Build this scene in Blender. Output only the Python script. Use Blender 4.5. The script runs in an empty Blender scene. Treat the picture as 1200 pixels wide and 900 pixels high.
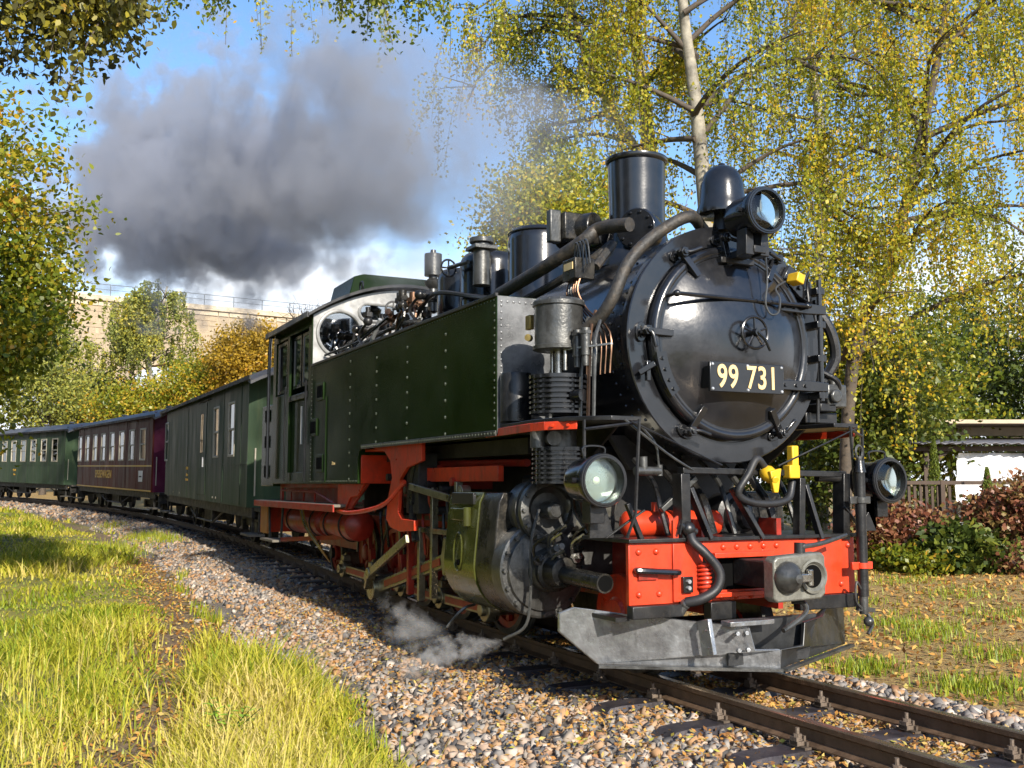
import bpy, bmesh, math, random
import numpy as np
from mathutils import Vector, Matrix
R_ = math.radians
rng = np.random.default_rng(7); random.seed(7)
scene = bpy.context.scene
COL = scene.collection

# ------------------------------------------------------------------ camera
CAM = np.array([5.41, -4.39, 1.28]); YAW = R_(26.26); PIT = R_(5.57); FPX = 1201.8
FW = np.array([-math.cos(YAW)*math.cos(PIT), math.sin(YAW)*math.cos(PIT), math.sin(PIT)])
RT = np.array([math.sin(YAW), math.cos(YAW), 0.0]); UP = np.cross(RT, FW)
cam = bpy.data.cameras.new('camera'); cam.sensor_width = 36; cam.lens = FPX/1200*36
cam.clip_start = .1; cam.clip_end = 3000
co = bpy.data.objects.new('camera', cam); COL.objects.link(co)
co.matrix_world = Matrix(((RT[0], UP[0], -FW[0], CAM[0]), (RT[1], UP[1], -FW[1], CAM[1]), (RT[2], UP[2], -FW[2], CAM[2]), (0, 0, 0, 1)))
scene.camera = co
# ------------------------------------------------------------------ light
SUN_AZ, SUN_EL = R_(-3), R_(27)          # azimuth from +x towards +y
w = bpy.data.worlds.new('World'); scene.world = w; w.use_nodes = True
nt = w.node_tree; N = nt.nodes; L = nt.links; N.clear()
sky = N.new('ShaderNodeTexSky'); sky.sky_type = 'NISHITA'; sky.sun_disc = False
sky.sun_elevation = SUN_EL; sky.sun_rotation = math.pi/2 - SUN_AZ
sky.altitude = 200; sky.air_density = 1.0; sky.dust_density = .6; sky.ozone_density = 3.0
tc = N.new('ShaderNodeTexCoord'); sep = N.new('ShaderNodeSeparateXYZ'); L.new(tc.outputs['Generated'], sep.inputs[0])
mp = N.new('ShaderNodeMapping'); mp.inputs['Scale'].default_value = (1.6, 1.6, 3.6); mp.inputs['Location'].default_value = (.35, .2, .1); L.new(tc.outputs['Generated'], mp.inputs[0])
nz = N.new('ShaderNodeTexNoise'); nz.inputs['Scale'].default_value = 1.5; nz.inputs['Detail'].default_value = 7; nz.inputs['Roughness'].default_value = .58; L.new(mp.outputs[0], nz.inputs[0])
lo = N.new('ShaderNodeMapRange'); lo.inputs['From Min'].default_value = .02; lo.inputs['From Max'].default_value = .36; lo.inputs['To Min'].default_value = .36; lo.inputs['To Max'].default_value = -.08; L.new(sep.outputs['Z'], lo.inputs[0])
ad = N.new('ShaderNodeMath'); ad.operation = 'ADD'; L.new(nz.outputs['Fac'], ad.inputs[0]); L.new(lo.outputs[0], ad.inputs[1])
cr = N.new('ShaderNodeMapRange'); cr.interpolation_type = 'SMOOTHSTEP'; cr.inputs['From Min'].default_value = .5; cr.inputs['From Max'].default_value = .78; L.new(ad.outputs[0], cr.inputs[0])
mx = N.new('ShaderNodeMixRGB'); mx.inputs[2].default_value = (5.0, 5.25, 5.6, 1); L.new(cr.outputs[0], mx.inputs[0]); hs = N.new('ShaderNodeHueSaturation'); hs.inputs['Saturation'].default_value = 1.08; L.new(sky.outputs[0], hs.inputs['Color']); L.new(hs.outputs[0], mx.inputs[1])
bg = N.new('ShaderNodeBackground'); bg.inputs['Strength'].default_value = .145; L.new(mx.outputs[0], bg.inputs[0])
wo = N.new('ShaderNodeOutputWorld'); L.new(bg.outputs[0], wo.inputs['Surface'])
sl = bpy.data.lights.new('sun', 'SUN'); sl.energy = 4.5; sl.angle = R_(.53); sl.color = (1, .92, .80)
so = bpy.data.objects.new('sun', sl); COL.objects.link(so)
sd = Vector((math.cos(SUN_EL)*math.cos(SUN_AZ), math.cos(SUN_EL)*math.sin(SUN_AZ), math.sin(SUN_EL)))
so.rotation_euler = sd.to_track_quat('Z', 'Y').to_euler(); so.location = (20, 5, 20)
scene.view_settings.view_transform = 'Standard'; scene.view_settings.look = 'None'
scene.view_settings.exposure = .82; scene.view_settings.gamma = 1
scene.cycles.max_bounces = 8; scene.cycles.transparent_max_bounces = 24; scene.cycles.volume_bounces = 1
scene.cycles.use_denoising = True; scene.cycles.sample_clamp_indirect = 6

# ------------------------------------------------------------------ pixel -> place (a pixel gives a direction, the plane the distance)
def ray(u, v): return FW*FPX + RT*(u-600) + UP*(450-v)
def on(ax, val, u, v):
    d = ray(u, v); return CAM + d*((val-CAM[ax])/d[ax])
def onx(x, u, v): return on(0, x, u, v)
def ony(y, u, v): return on(1, y, u, v)
def onz(z, u, v): return on(2, z, u, v)
def dep(u, v, D):                          # point at camera depth D
    return CAM + ray(u, v)/FPX*D

# ------------------------------------------------------------------ materials
def _nodes(name):
    m = bpy.data.materials.new(name); m.use_nodes = True; t = m.node_tree
    return m, t.nodes, t.links, t.nodes['Principled BSDF']
def M(name, col, rough=.5, metal=0., var=.2, vs=6., bump=0., bs=60., coat=0., dust=None, rv=.12, spec=.5, stretch=None, bd=.01, streak=None):
    m, N, L, b = _nodes(name)
    tc = N.new('ShaderNodeTexCoord'); src = tc.outputs['Object']
    if stretch:
        mp = N.new('ShaderNodeMapping'); mp.inputs['Scale'].default_value = stretch; L.new(src, mp.inputs[0]); src = mp.outputs[0]
    n = N.new('ShaderNodeTexNoise'); n.inputs['Scale'].default_value = vs; n.inputs['Detail'].default_value = 6; n.inputs['Roughness'].default_value = .62; L.new(src, n.inputs[0])
    mr = N.new('ShaderNodeMapRange'); mr.inputs['From Min'].default_value = .3; mr.inputs['From Max'].default_value = .7; L.new(n.outputs['Fac'], mr.inputs[0])
    mx = N.new('ShaderNodeMixRGB'); c = np.array(col[:3])
    mx.inputs[1].default_value = (*np.clip(c*(1-var), 0, 1), 1); mx.inputs[2].default_value = (*np.clip(c*(1+var), 0, 1), 1); L.new(mr.outputs[0], mx.inputs[0])
    out = mx.outputs[0]
    if dust:
        dc, amt, ds = dust
        n2 = N.new('ShaderNodeTexNoise'); n2.inputs['Scale'].default_value = ds; n2.inputs['Detail'].default_value = 8; n2.inputs['Roughness'].default_value = .7; L.new(src, n2.inputs[0])
        r2 = N.new('ShaderNodeMapRange'); r2.inputs['From Min'].default_value = .48; r2.inputs['From Max'].default_value = .75; r2.inputs['To Max'].default_value = amt; L.new(n2.outputs['Fac'], r2.inputs[0])
        m2 = N.new('ShaderNodeMixRGB'); m2.inputs[2].default_value = (*dc, 1); L.new(r2.outputs[0], m2.inputs[0]); L.new(out, m2.inputs[1]); out = m2.outputs[0]
    if streak:                                # runs of grime and wear down the sheet
        sc_, sa, sz_ = streak
        m3 = N.new('ShaderNodeMapping'); m3.inputs['Scale'].default_value = sz_; L.new(tc.outputs['Object'], m3.inputs[0])
        n4 = N.new('ShaderNodeTexNoise'); n4.inputs['Scale'].default_value = 1.; n4.inputs['Detail'].default_value = 9; n4.inputs['Roughness'].default_value = .72; L.new(m3.outputs[0], n4.inputs[0])
        r4 = N.new('ShaderNodeMapRange'); r4.inputs['From Min'].default_value = .52; r4.inputs['From Max'].default_value = .72; r4.inputs['To Max'].default_value = sa; L.new(n4.outputs['Fac'], r4.inputs[0])
        m4 = N.new('ShaderNodeMixRGB'); m4.inputs[2].default_value = (*sc_, 1); L.new(r4.outputs[0], m4.inputs[0]); L.new(out, m4.inputs[1]); out = m4.outputs[0]
    L.new(out, b.inputs['Base Color'])
    rr = N.new('ShaderNodeMapRange'); rr.inputs['To Min'].default_value = max(.02, rough-rv); rr.inputs['To Max'].default_value = min(1, rough+rv); rr.inputs['From Min'].default_value = .3; rr.inputs['From Max'].default_value = .7
    L.new(n.outputs['Fac'], rr.inputs[0]); L.new(rr.outputs[0], b.inputs['Roughness'])
    b.inputs['Metallic'].default_value = metal; b.inputs['Coat Weight'].default_value = coat; b.inputs['Coat Roughness'].default_value = .08
    b.inputs['Specular IOR Level'].default_value = spec
    if bump:
        n3 = N.new('ShaderNodeTexNoise'); n3.inputs['Scale'].default_value = bs; n3.inputs['Detail'].default_value = 4; L.new(src, n3.inputs[0])
        bp = N.new('ShaderNodeBump'); bp.inputs['Strength'].default_value = bump; bp.inputs['Distance'].default_value = bd; L.new(n3.outputs['Fac'], bp.inputs['Height']); L.new(bp.outputs[0], b.inputs['Normal'])
    return m
def MLEAF(name, stops, rough=.5, trans=.45, attr='rnd'):
    """foliage: colour by a per-leaf random value, part of the light passes through"""
    m, N, L, b = _nodes(name)
    a = N.new('ShaderNodeAttribute'); a.attribute_name = attr
    r = N.new('ShaderNodeValToRGB'); e = r.color_ramp.elements
    while len(e) < len(stops): e.new(.5)
    for k, (p, c) in enumerate(stops): e[k].position = p; e[k].color = (*c, 1)
    L.new(a.outputs['Fac'], r.inputs[0]); L.new(r.outputs[0], b.inputs['Base Color']); b.inputs['Roughness'].default_value = rough
    t = N.new('ShaderNodeBsdfTranslucent'); L.new(r.outputs[0], t.inputs[0])
    ms = N.new('ShaderNodeMixShader'); ms.inputs[0].default_value = trans
    o = [n for n in N if n.type == 'OUTPUT_MATERIAL'][0]
    L.new(b.outputs[0], ms.inputs[1]); L.new(t.outputs[0], ms.inputs[2]); L.new(ms.outputs[0], o.inputs[0])
    return m
def MGLASS(name, tint=(.8, .85, .85), trans=.75, rough=.03):
    m, N, L, b = _nodes(name)
    N.remove(b); o = [n for n in N if n.type == 'OUTPUT_MATERIAL'][0]
    t = N.new('ShaderNodeBsdfTransparent'); t.inputs[0].default_value = (*tint, 1)
    g = N.new('ShaderNodeBsdfGlossy'); g.inputs['Roughness'].default_value = rough
    f = N.new('ShaderNodeFresnel'); f.inputs[0].default_value = 1.55
    ad = N.new('ShaderNodeMath'); ad.operation = 'MULTIPLY_ADD'; ad.inputs[1].default_value = 1.0; ad.inputs[2].default_value = max(0., .68-trans); ad.use_clamp = True
    L.new(f.outputs[0], ad.inputs[0])
    ms = N.new('ShaderNodeMixShader'); L.new(ad.outputs[0], ms.inputs[0]); L.new(t.outputs[0], ms.inputs[1]); L.new(g.outputs[0], ms.inputs[2]); L.new(ms.outputs[0], o.inputs[0])
    return m
dustc = (.16, .14, .11)
MT = dict(
 black=M('black_gloss_paint', (.010, .0105, .012), .2, var=.3, bump=.05, bs=55, coat=.3, dust=((.035, .033, .03), .2, 9), rv=.07),
 box=M('smokebox_paint', (.011, .0115, .0135), .22, var=.3, bump=.07, bs=30, coat=.4, dust=((.035, .032, .03), .2, 6), rv=.06),
 satin=M('black_satin_paint', (.011, .011, .0115), .36, var=.35, bump=.12, bs=70, dust=((.07, .062, .05), .3, 14)),
 frame=M('sooty_black_frame', (.012, .0115, .011), .55, var=.4, bump=.2, bs=60, dust=((.07, .06, .045), .45, 10)),
 oil=M('oily_black_iron', (.02, .019, .017), .3, metal=.4, var=.4, bump=.25, bs=50, dust=((.12, .10, .07), .5, 12)),
 iron=M('grey_worn_iron', (.10, .10, .095), .36, metal=.6, var=.35, bump=.2, bs=55, dust=((.03, .028, .026), .8, 9), streak=((.02, .018, .014), .7, (9, 9, 2.5))),
 steel=M('bright_steel', (.45, .44, .41), .3, metal=.95, var=.25, bump=.05, dust=((.10, .08, .05), .6, 15)),
 rodsteel=M('oiled_rod_steel', (.30, .28, .20), .32, metal=.85, var=.3, bump=.08, dust=((.09, .07, .03), .7, 14)),
 green=M('dark_green_paint', (.010, .024, .005), .22, var=.25, vs=2.2, bump=.03, bs=18, spec=.16, dust=((.016, .030, .008), .4, 4), rv=.05, streak=((.030, .036, .016), .3, (7, 7, .9))),
 olive=M('olive_cladding_paint', (.055, .06, .012), .24, var=.2, bump=.05, bs=25, coat=.4, dust=((.03, .025, .012), .6, 8)),
 red=M('signal_red_paint', (.60, .045, .012), .38, var=.12, vs=5, bump=.06, bs=40, coat=.1, dust=((.20, .03, .012), .6, 7), streak=((.11, .032, .018), .7, (11, 11, 2.2))),
 redold=M('grimy_red_paint', (.30, .022, .010), .42, var=.3, vs=6, bump=.1, bs=40, dust=((.05, .018, .01), .75, 8)),
 orange=M('dull_orange_paint', (.45, .17, .04), .5, var=.2, bump=.1, dust=((.12, .06, .03), .5, 9)),
 plough=M('grey_plough_paint', (.33, .34, .35), .3, metal=.65, var=.3, vs=4, bump=.5, bs=8, dust=((.07, .07, .075), .75, 3.5), bd=.03, streak=((.05, .048, .045), .7, (9, 9, 2.5))),
 tankgrey=M('hot_grey_tank_front', (.16, .165, .17), .34, metal=.3, var=.3, vs=5, bump=.1, dust=((.02, .02, .022), .9, 4)),
 cabgrey=M('blotched_grey_cab_front', (.34, .34, .33), .42, metal=.25, var=.25, vs=6, bump=.08, dust=((.12, .115, .11), .6, 7)),  # pale grey with darker blotches, unlike the green cab sides
 yellow=M('yellow_coupling_paint', (.66, .40, .015), .45, var=.12, bump=.05, dust=((.2, .12, .02), .3, 20)),
 castgrey=M('cast_grey_coupler', (.20, .195, .165), .42, metal=.4, var=.3, bump=.25, bs=45, dust=((.05, .045, .035), .6, 14)),
 gold=M('cream_gold_letter', (.72, .52, .24), .4, var=.1),
 brass=M('dull_brass', (.42, .30, .10), .35, metal=.8, var=.3, dust=((.06, .05, .03), .6, 20)),
 copper=M('dull_copper', (.16, .09, .055), .4, metal=.8, var=.4, dust=((.03, .03, .03), .7, 16)),
 rubber=M('black_rubber', (.016, .016, .017), .5, var=.3, bump=.1, bs=120),
 lagging=M('wrapped_pipe_lagging', (.026, .024, .021), .6, var=.5, vs=16, bump=.6, bs=45, dust=((.12, .085, .05), .6, 12)),
 galv=M('galvanised_metal', (.45, .46, .47), .4, metal=.5, var=.2, bump=.05),
 reflector=M('lamp_reflector', (.75, .75, .74), .22, metal=.9, var=.1),
 bulb=M('frosted_bulb', (.8, .78, .7), .3, var=.05),
 dark=M('shade_black', (.004, .004, .004), .9, var=.2, spec=.05),  # near-black for shade painted into openings, also the drain plug
 lens=MGLASS('lamp_lens', (.88, .93, .90), .85),
 cabglass=MGLASS('cab_window_glass', (.6, .64, .64), .28),
 tankrivet=M('pale_rivet_paint', (.075, .085, .06), .35, var=.3),  # rivets in a paler green than the tank sheet
 glass=MGLASS('window_glass', (.22, .25, .24), .62),  # dark tint stands in for the dim carriage interior
 coachgreen=M('coach_green_paint', (.042, .072, .040), .5, var=.22, vs=1.6, bump=.05, bs=12, spec=.14, streak=((.10, .12, .06), .5, (5, 5, .5)), dust=((.07, .095, .04), .45, 2.5), stretch=(2.2, 2.2, .45)),
 coachred=M('coach_maroon_paint', (.085, .016, .013), .5, var=.25, vs=1.6, bump=.05, bs=12, spec=.14, streak=((.13, .06, .035), .4, (5, 5, .5)), dust=((.11, .045, .025), .35, 3), stretch=(2.2, 2.2, .45)),
 maroonend=M('coach_wine_end', (.085, .006, .030), .36, var=.2, vs=2),
 cream=M('cream_window_frame', (.46, .42, .33), .5, var=.15, dust=((.2, .18, .13), .5, 12)),
 stripe=M('yellow_stripe', (.62, .36, .03), .45, var=.15),
 roofgrey=M('grey_canvas_roof', (.085, .085, .092), .6, var=.25, vs=3, bump=.15, bs=25, dust=((.17, .165, .15), .5, 4)),
 under=M('black_underframe', (.016, .015, .014), .6, var=.4, dust=(dustc, .6, 8)),
 white=M('white_sign', (.75, .75, .72), .45, var=.06),
 wood=M('weathered_board', (.13, .115, .09), .6, var=.35, vs=9, bump=.3, bs=30, stretch=(.4, 3, 3)),
 railside=M('rusty_rail', (.12, .075, .045), .6, metal=.3, var=.4, vs=14, bump=.3, bs=70, dust=((.12, .085, .05), .5, 10)),
 railtop=M('polished_rail_head', (.36, .28, .20), .26, metal=.85, var=.25, vs=8, dust=((.11, .07, .045), .7, 8)),
 clip=M('rusty_fastening', (.13, .10, .075), .55, metal=.35, var=.4, bump=.3, bs=90),
 sleeper=M('dark_steel_sleeper', (.045, .040, .046), .5, metal=.3, var=.4, vs=8, bump=.3, bs=35, dust=((.13, .10, .075), .5, 6)),
 bark=M('birch_bark', (.30, .27, .21), .75, var=.5, vs=5, bump=.4, bs=18, dust=((.06, .05, .035), .95, 3.2)),
 darkbark=M('dark_bark', (.075, .058, .042), .8, var=.4, vs=10, bump=.6, bs=30),
)

# ------------------------------------------------------------------ mesh collector
def V(a): return np.asarray(a, float)
def unit(a): a = V(a); return a/np.linalg.norm(a)
def frame_of(d):
    d = unit(d); h = np.array([0, 0, 1.]) if abs(d[2]) < .9 else np.array([1., 0, 0])
    a = unit(np.cross(h, d)); return d, a, np.cross(d, a)
def smooth_pts(P, k=5):
    P = [V(p) for p in P]; out = []
    Q = [2*P[0]-P[1]] + P + [2*P[-1]-P[-2]]
    for i in range(1, len(Q)-2):
        a, b, c, d = Q[i-1:i+3]
        for j in range(k):
            t = j/k; out.append(.5*((2*b)+(-a+c)*t+(2*a-5*b+4*c-d)*t*t+(-a+3*b-3*c+d)*t**3))
    out.append(P[-1]); return out
class G:
    def __init__(s): s.v = []; s.f = []
    def add(s, vs, fs):
        o = len(s.v); s.v += [tuple(map(float, p)) for p in vs]; s.f += [tuple(i+o for i in f) for f in fs]; return s
    def box(s, x0, x1, y0, y1, z0, z1):
        return s.add([(x, y, z) for x in (x0, x1) for y in (y0, y1) for z in (z0, z1)], [(0, 1, 3, 2), (4, 6, 7, 5), (0, 4, 5, 1), (2, 3, 7, 6), (0, 2, 6, 4), (1, 5, 7, 3)])
    def bar(s, p0, p1, w, h, up=(0, 0, 1)):
        p0, p1 = V(p0), V(p1); d = unit(p1-p0); a = np.cross(V(up), d)
        a = unit(a) if np.linalg.norm(a) > 1e-4 else frame_of(d)[1]
        b = np.cross(d, a); vs = [p+a*i*w/2+b*j*h/2 for p in (p0, p1) for i in (-1, 1) for j in (-1, 1)]
        return s.add(vs, [(0, 1, 3, 2), (4, 6, 7, 5), (0, 4, 5, 1), (2, 3, 7, 6), (0, 2, 6, 4), (1, 5, 7, 3)])
    def lathe(s, base, axis, prof, n=24, a0=0, a1=None):
        d, a, b = frame_of(axis); base = V(base); full = a1 is None; a1 = 2*math.pi if full else a1
        m = n if full else n+1; vs = []; fs = []
        for r, t in prof:
            for k in range(m):
                q = a0+(a1-a0)*k/n; vs.append(base+d*t+(a*math.cos(q)+b*math.sin(q))*r)
        for i in range(len(prof)-1):
            for k in range(n):
                k2 = (k+1) % m; fs.append((i*m+k, i*m+k2, (i+1)*m+k2, (i+1)*m+k))
        if full:
            if prof[0][0] > 1e-5: fs.append(tuple(range(n))[::-1])
            if prof[-1][0] > 1e-5: fs.append(tuple((len(prof)-1)*m+k for k in range(n)))
        return s.add(vs, fs)
    def cyl(s, p0, p1, r, r1=None, n=16):
        p0, p1 = V(p0), V(p1); h = np.linalg.norm(p1-p0)
        return s.lathe(p0, p1-p0, [(r, 0), (r if r1 is None else r1, h)], n)
    def tube(s, pts, r, n=7, k=0, r1=None):
        P = smooth_pts(pts, k) if k else [V(p) for p in pts]
        m = len(P); vs = []; fs = []; d, a, b = frame_of(P[1]-P[0])
        for i in range(m):
            t = unit(P[min(i+1, m-1)]-P[max(i-1, 0)]); a = a-t*np.dot(a, t); a = unit(a); b = np.cross(t, a)
            rr = r if r1 is None else r+(r1-r)*i/(m-1)
            vs += [P[i]+(a*math.cos(2*math.pi*j/n)+b*math.sin(2*math.pi*j/n))*rr for j in range(n)]
        for i in range(m-1):
            for j in range(n): fs.append((i*n+j, i*n+(j+1) % n, (i+1)*n+(j+1) % n, (i+1)*n+j))
        fs.append(tuple(range(n))[::-1]); fs.append(tuple((m-1)*n+j for j in range(n)))
        return s.add(vs, fs)
    def prism(s, pts, plane, c0, c1):
        n = len(pts); f = {'xz': lambda p, c: (p[0], c, p[1]), 'yz': lambda p, c: (c, p[0], p[1]), 'xy': lambda p, c: (p[0], p[1], c)}[plane]
        vs = [f(p, c0) for p in pts]+[f(p, c1) for p in pts]
        return s.add(vs, [tuple(range(n))[::-1], tuple(range(n, 2*n))]+[(i, (i+1) % n, n+(i+1) % n, n+i) for i in range(n)])
    def torus(s, c, axis, R, r, n=28, m=8, a0=0, a1=None):
        d, a, b = frame_of(axis); c = V(c); full = a1 is None; a1 = 2*math.pi if full else a1
        pts = [c+(a*math.cos(a0+(a1-a0)*k/n)+b*math.sin(a0+(a1-a0)*k/n))*R for k in range(n+(0 if full else 1))]
        if not full: return s.tube(pts, r, m)
        vs = []; fs = []
        for k, p in enumerate(pts):
            e = unit(p-c); vs += [p+(e*math.cos(2*math.pi*j/m)+d*math.sin(2*math.pi*j/m))*r for j in range(m)]
        for k in range(n):
            for j in range(m): fs.append((k*m+j, k*m+(j+1) % m, (k+1) % n*m+(j+1) % m, (k+1) % n*m+j))
        return s.add(vs, fs)
    def ball(s, c, r, sc=(1, 1, 1), n=14, m=9):
        prof = [(r*math.sin(math.pi*i/m), -r*math.cos(math.pi*i/m)) for i in range(m+1)]; prof[0] = (0, -r); prof[-1] = (0, r)
        g = G().lathe((0, 0, 0), (0, 0, 1), prof, n); return s.add([V(c)+V(p)*V(sc) for p in g.v], g.f)
    def bolt(s, c, axis, r=.012, h=.012, n=6):
        c = V(c); d = unit(axis); return s.cyl(c-d*.004, c+d*h, r, r*.85, n)
    def rivets(s, pts, axis, r=.011):
        for p in pts: s.lathe(p, axis, [(r, 0), (r*.75, r*.5), (0, r*.75)], 6)
        return s
    def mesh(s, name, mat, smooth=38):
        me = bpy.data.meshes.new(name); me.from_pydata(s.v, [], s.f)
        bm = bmesh.new(); bm.from_mesh(me); bmesh.ops.recalc_face_normals(bm, faces=bm.faces); bm.to_mesh(me); bm.free()
        me.materials.append(mat)
        if smooth: me.shade_smooth(); me.set_sharp_from_angle(angle=R_(smooth))
        return me
    def build(s, name, mat, parent=None, bev=0, smooth=38, kind=None, label=None):
        mat = MT[mat] if isinstance(mat, str) else mat
        o = bpy.data.objects.new(name, s.mesh(name, mat, smooth)); COL.objects.link(o); o.parent = parent
        if bev:
            b = o.modifiers.new('bevel', 'BEVEL'); b.width = bev; b.segments = 2; b.limit_method = 'ANGLE'; b.angle_limit = R_(40)
        if kind: o['kind'] = kind
        if label: o['label'] = label
        return o
def thing(name, label, cat, loc=(0, 0, 0), rot=(0, 0, 0), group=None):
    o = bpy.data.objects.new(name, None); COL.objects.link(o); o.location = loc; o.rotation_euler = rot; o.empty_display_size = .2
    return tag(o, label, cat, group)
def tag(o, label=None, cat=None, group=None, kind=None):
    for k, v in (('label', label), ('category', cat), ('group', group), ('kind', kind)):
        if v: o[k] = v
    return o
def share(src, name, parent, loc=(0, 0, 0), rot=(0, 0, 0), scale=(1, 1, 1)):
    o = bpy.data.objects.new(name, src if isinstance(src, bpy.types.Mesh) else src.data); COL.objects.link(o); o.parent = parent
    o.location = loc; o.rotation_euler = rot; o.scale = scale; return o
def text(name, body, size, mat, parent, loc, rot, ext=.004, bold=0., sx=1., spacing=1.):
    c = bpy.data.curves.new(name, 'FONT'); c.body = body; c.size = size; c.extrude = ext; c.offset = bold; c.align_x = 'CENTER'; c.align_y = 'CENTER'; c.space_character = spacing
    o = bpy.data.objects.new(name, c); COL.objects.link(o); dg = bpy.context.evaluated_depsgraph_get()
    me = bpy.data.meshes.new_from_object(o.evaluated_get(dg)); bpy.data.objects.remove(o)
    me.materials.clear(); me.materials.append(MT[mat]); q = bpy.data.objects.new(name, me); COL.objects.link(q); q.parent = parent
    q.location = loc; q.rotation_euler = rot; q.scale = (sx, 1, 1); return q

# ------------------------------------------------------------------ where the track runs: s runs back along it from the buffer beam
_ds = .25; _S = np.arange(-40, 150, _ds)
def _head(s):                                # turn towards +y (right), then the long bend to the left
    return np.interp(s, [0, 7, 12, 20, 21, 75, 150], [0, .035, .035, .0, -.005, -.57, -1.1])
_th = _head(_S); _X = -np.cumsum(np.cos(_th))*_ds; _Y = np.cumsum(np.sin(_th))*_ds
_i0 = int(np.argmin(abs(_S))); _X -= _X[_i0]; _Y -= _Y[_i0]
def rail_z(s): return np.interp(s, [-40, -3, 4, 8, 12, 24, 60, 150], [-.25, 0, .005, .07, .13, .27, .80, 1.5])
def track(s, off=0., dz=0.):
    x = np.interp(s, _S, _X); y = np.interp(s, _S, _Y); h = np.interp(s, _S, _th)
    return np.array([x + math.sin(h)*off, y + math.cos(h)*off, float(rail_z(s))+dz])
def head(s): return float(np.interp(s, _S, _th))
def near_s(x, y):                            # nearest track station and signed offset, vectorised over a coarse search
    x = np.atleast_1d(x).astype(float); y = np.atleast_1d(y).astype(float)
    best = np.full(x.shape, 1e9); bs = np.zeros(x.shape); bo = np.zeros(x.shape)
    for i in range(0, len(_S), 4):
        dx = x-_X[i]; dy = y-_Y[i]; d = dx*dx+dy*dy; m = d < best
        best[m] = d[m]; bs[m] = _S[i]; bo[m] = (dx*math.sin(_th[i])+dy*math.cos(_th[i]))[m]
    return bs, bo
# ================================================================== THE SETTING: ground, ballast, track
def np_mesh(name, verts, faces_n, mat, attrs=None, smooth=False):
    """verts (N,3) laid out face after face, every face with faces_n corners"""
    n = len(verts)//faces_n; me = bpy.data.meshes.new(name)
    me.vertices.add(len(verts)); me.vertices.foreach_set('co', np.ascontiguousarray(verts, dtype=np.float32).ravel())
    me.loops.add(len(verts)); me.loops.foreach_set('vertex_index', np.arange(len(verts), dtype=np.int32))
    me.polygons.add(n); me.polygons.foreach_set('loop_start', np.arange(0, len(verts), faces_n, dtype=np.int32))
    me.update(calc_edges=True); me.materials.append(mat)
    for k, a in (attrs or {}).items():
        at = me.attributes.new(k, 'FLOAT', 'FACE'); at.data.foreach_set('value', np.asarray(a, dtype=np.float32))
    return me
def poly_mesh(name, verts, faces, mat, attrs=None):
    """verts (N,3); faces (F,4) index array"""
    me = bpy.data.meshes.new(name); F = np.asarray(faces, np.int32); k = F.shape[1]
    me.vertices.add(len(verts)); me.vertices.foreach_set('co', np.ascontiguousarray(verts, dtype=np.float32).ravel())
    me.loops.add(F.size); me.loops.foreach_set('vertex_index', F.ravel())
    me.polygons.add(len(F)); me.polygons.foreach_set('loop_start', np.arange(0, F.size, k, dtype=np.int32))
    me.update(calc_edges=True); me.materials.append(mat)
    for key, (dom, a) in (attrs or {}).items():
        at = me.attributes.new(key, 'FLOAT', dom); at.data.foreach_set('value', np.asarray(a, dtype=np.float32))
    return me
def obj(name, me, parent=None, kind=None, label=None, cat=None, group=None):
    o = bpy.data.objects.new(name, me); COL.objects.link(o); o.parent = parent; return tag(o, label, cat, group, kind)
def hash2(x, y, f):                          # cheap smooth noise
    return (np.sin(x*f*1.3+1.7*np.sin(y*f*.9+.4))+np.sin(y*f*1.7+1.3*np.sin(x*f*1.1+2.))+np.sin((x+y)*f*.8+3.1))/3
PATH = np.array([[8, -4.5], [1.5, -4.15], [-.5, -3.75], [-2, -3.4], [-4, -3.05], [-7, -2.55], [-9.5, -2.3], [-13, -2.15], [-18, -1.9], [-24, -2.1], [-31, -3.0]])
def path_d(x, y):                            # distance to the trodden path
    yc = np.interp(-x, -PATH[:, 0], PATH[:, 1]); return y-yc
def ground_z(x, y, so=None):
    s, o = near_s(x, y) if so is None else so
    z = rail_z(s)-.36
    z = z + np.where(o > 0, np.clip((o-2.0)/5, 0, 1)*.34, np.clip((-o-2.0)/1.2, 0, 1)*.10)
    far = np.clip((np.abs(o)-8)/30, 0, 1)
    return z + .03*hash2(x, y, 1.3) + .015*hash2(x, y, 4.) + far*.5*hash2(x, y, .12) - .04*np.exp(-(path_d(x, y)/.3)**2)*(o < 0)
def spread(lo, hi, near, far, c):
    a = [c]; st = near
    while a[-1] < hi: a.append(a[-1]+st); st = min(st*1.06, far) if abs(a[-1]-c) > 9 else st
    b = [c]; st = near
    while b[-1] > lo: b.append(b[-1]-st); st = min(st*1.06, far) if abs(b[-1]-c) > 9 else st
    return np.array(sorted(set(a+b)))
gx = spread(-900, 500, .16, 90, -2.); gy = spread(-700, 800, .16, 90, -2.)
XX, YY = np.meshgrid(gx, gy, indexing='ij'); x_, y_ = XX.ravel(), YY.ravel()
s_, o_ = near_s(x_, y_); z_ = ground_z(x_, y_, (s_, o_))
nx_, ny_ = len(gx), len(gy); I = np.arange(nx_*ny_).reshape(nx_, ny_)
F_ = np.stack([I[:-1, :-1], I[1:, :-1], I[1:, 1:], I[:-1, 1:]], -1).reshape(-1, 4)
pathm = np.exp(-(path_d(x_, y_)/.45)**2)*(o_ < -1.2)
litter = np.where(o_ > 0, 1., 0.)
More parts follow.
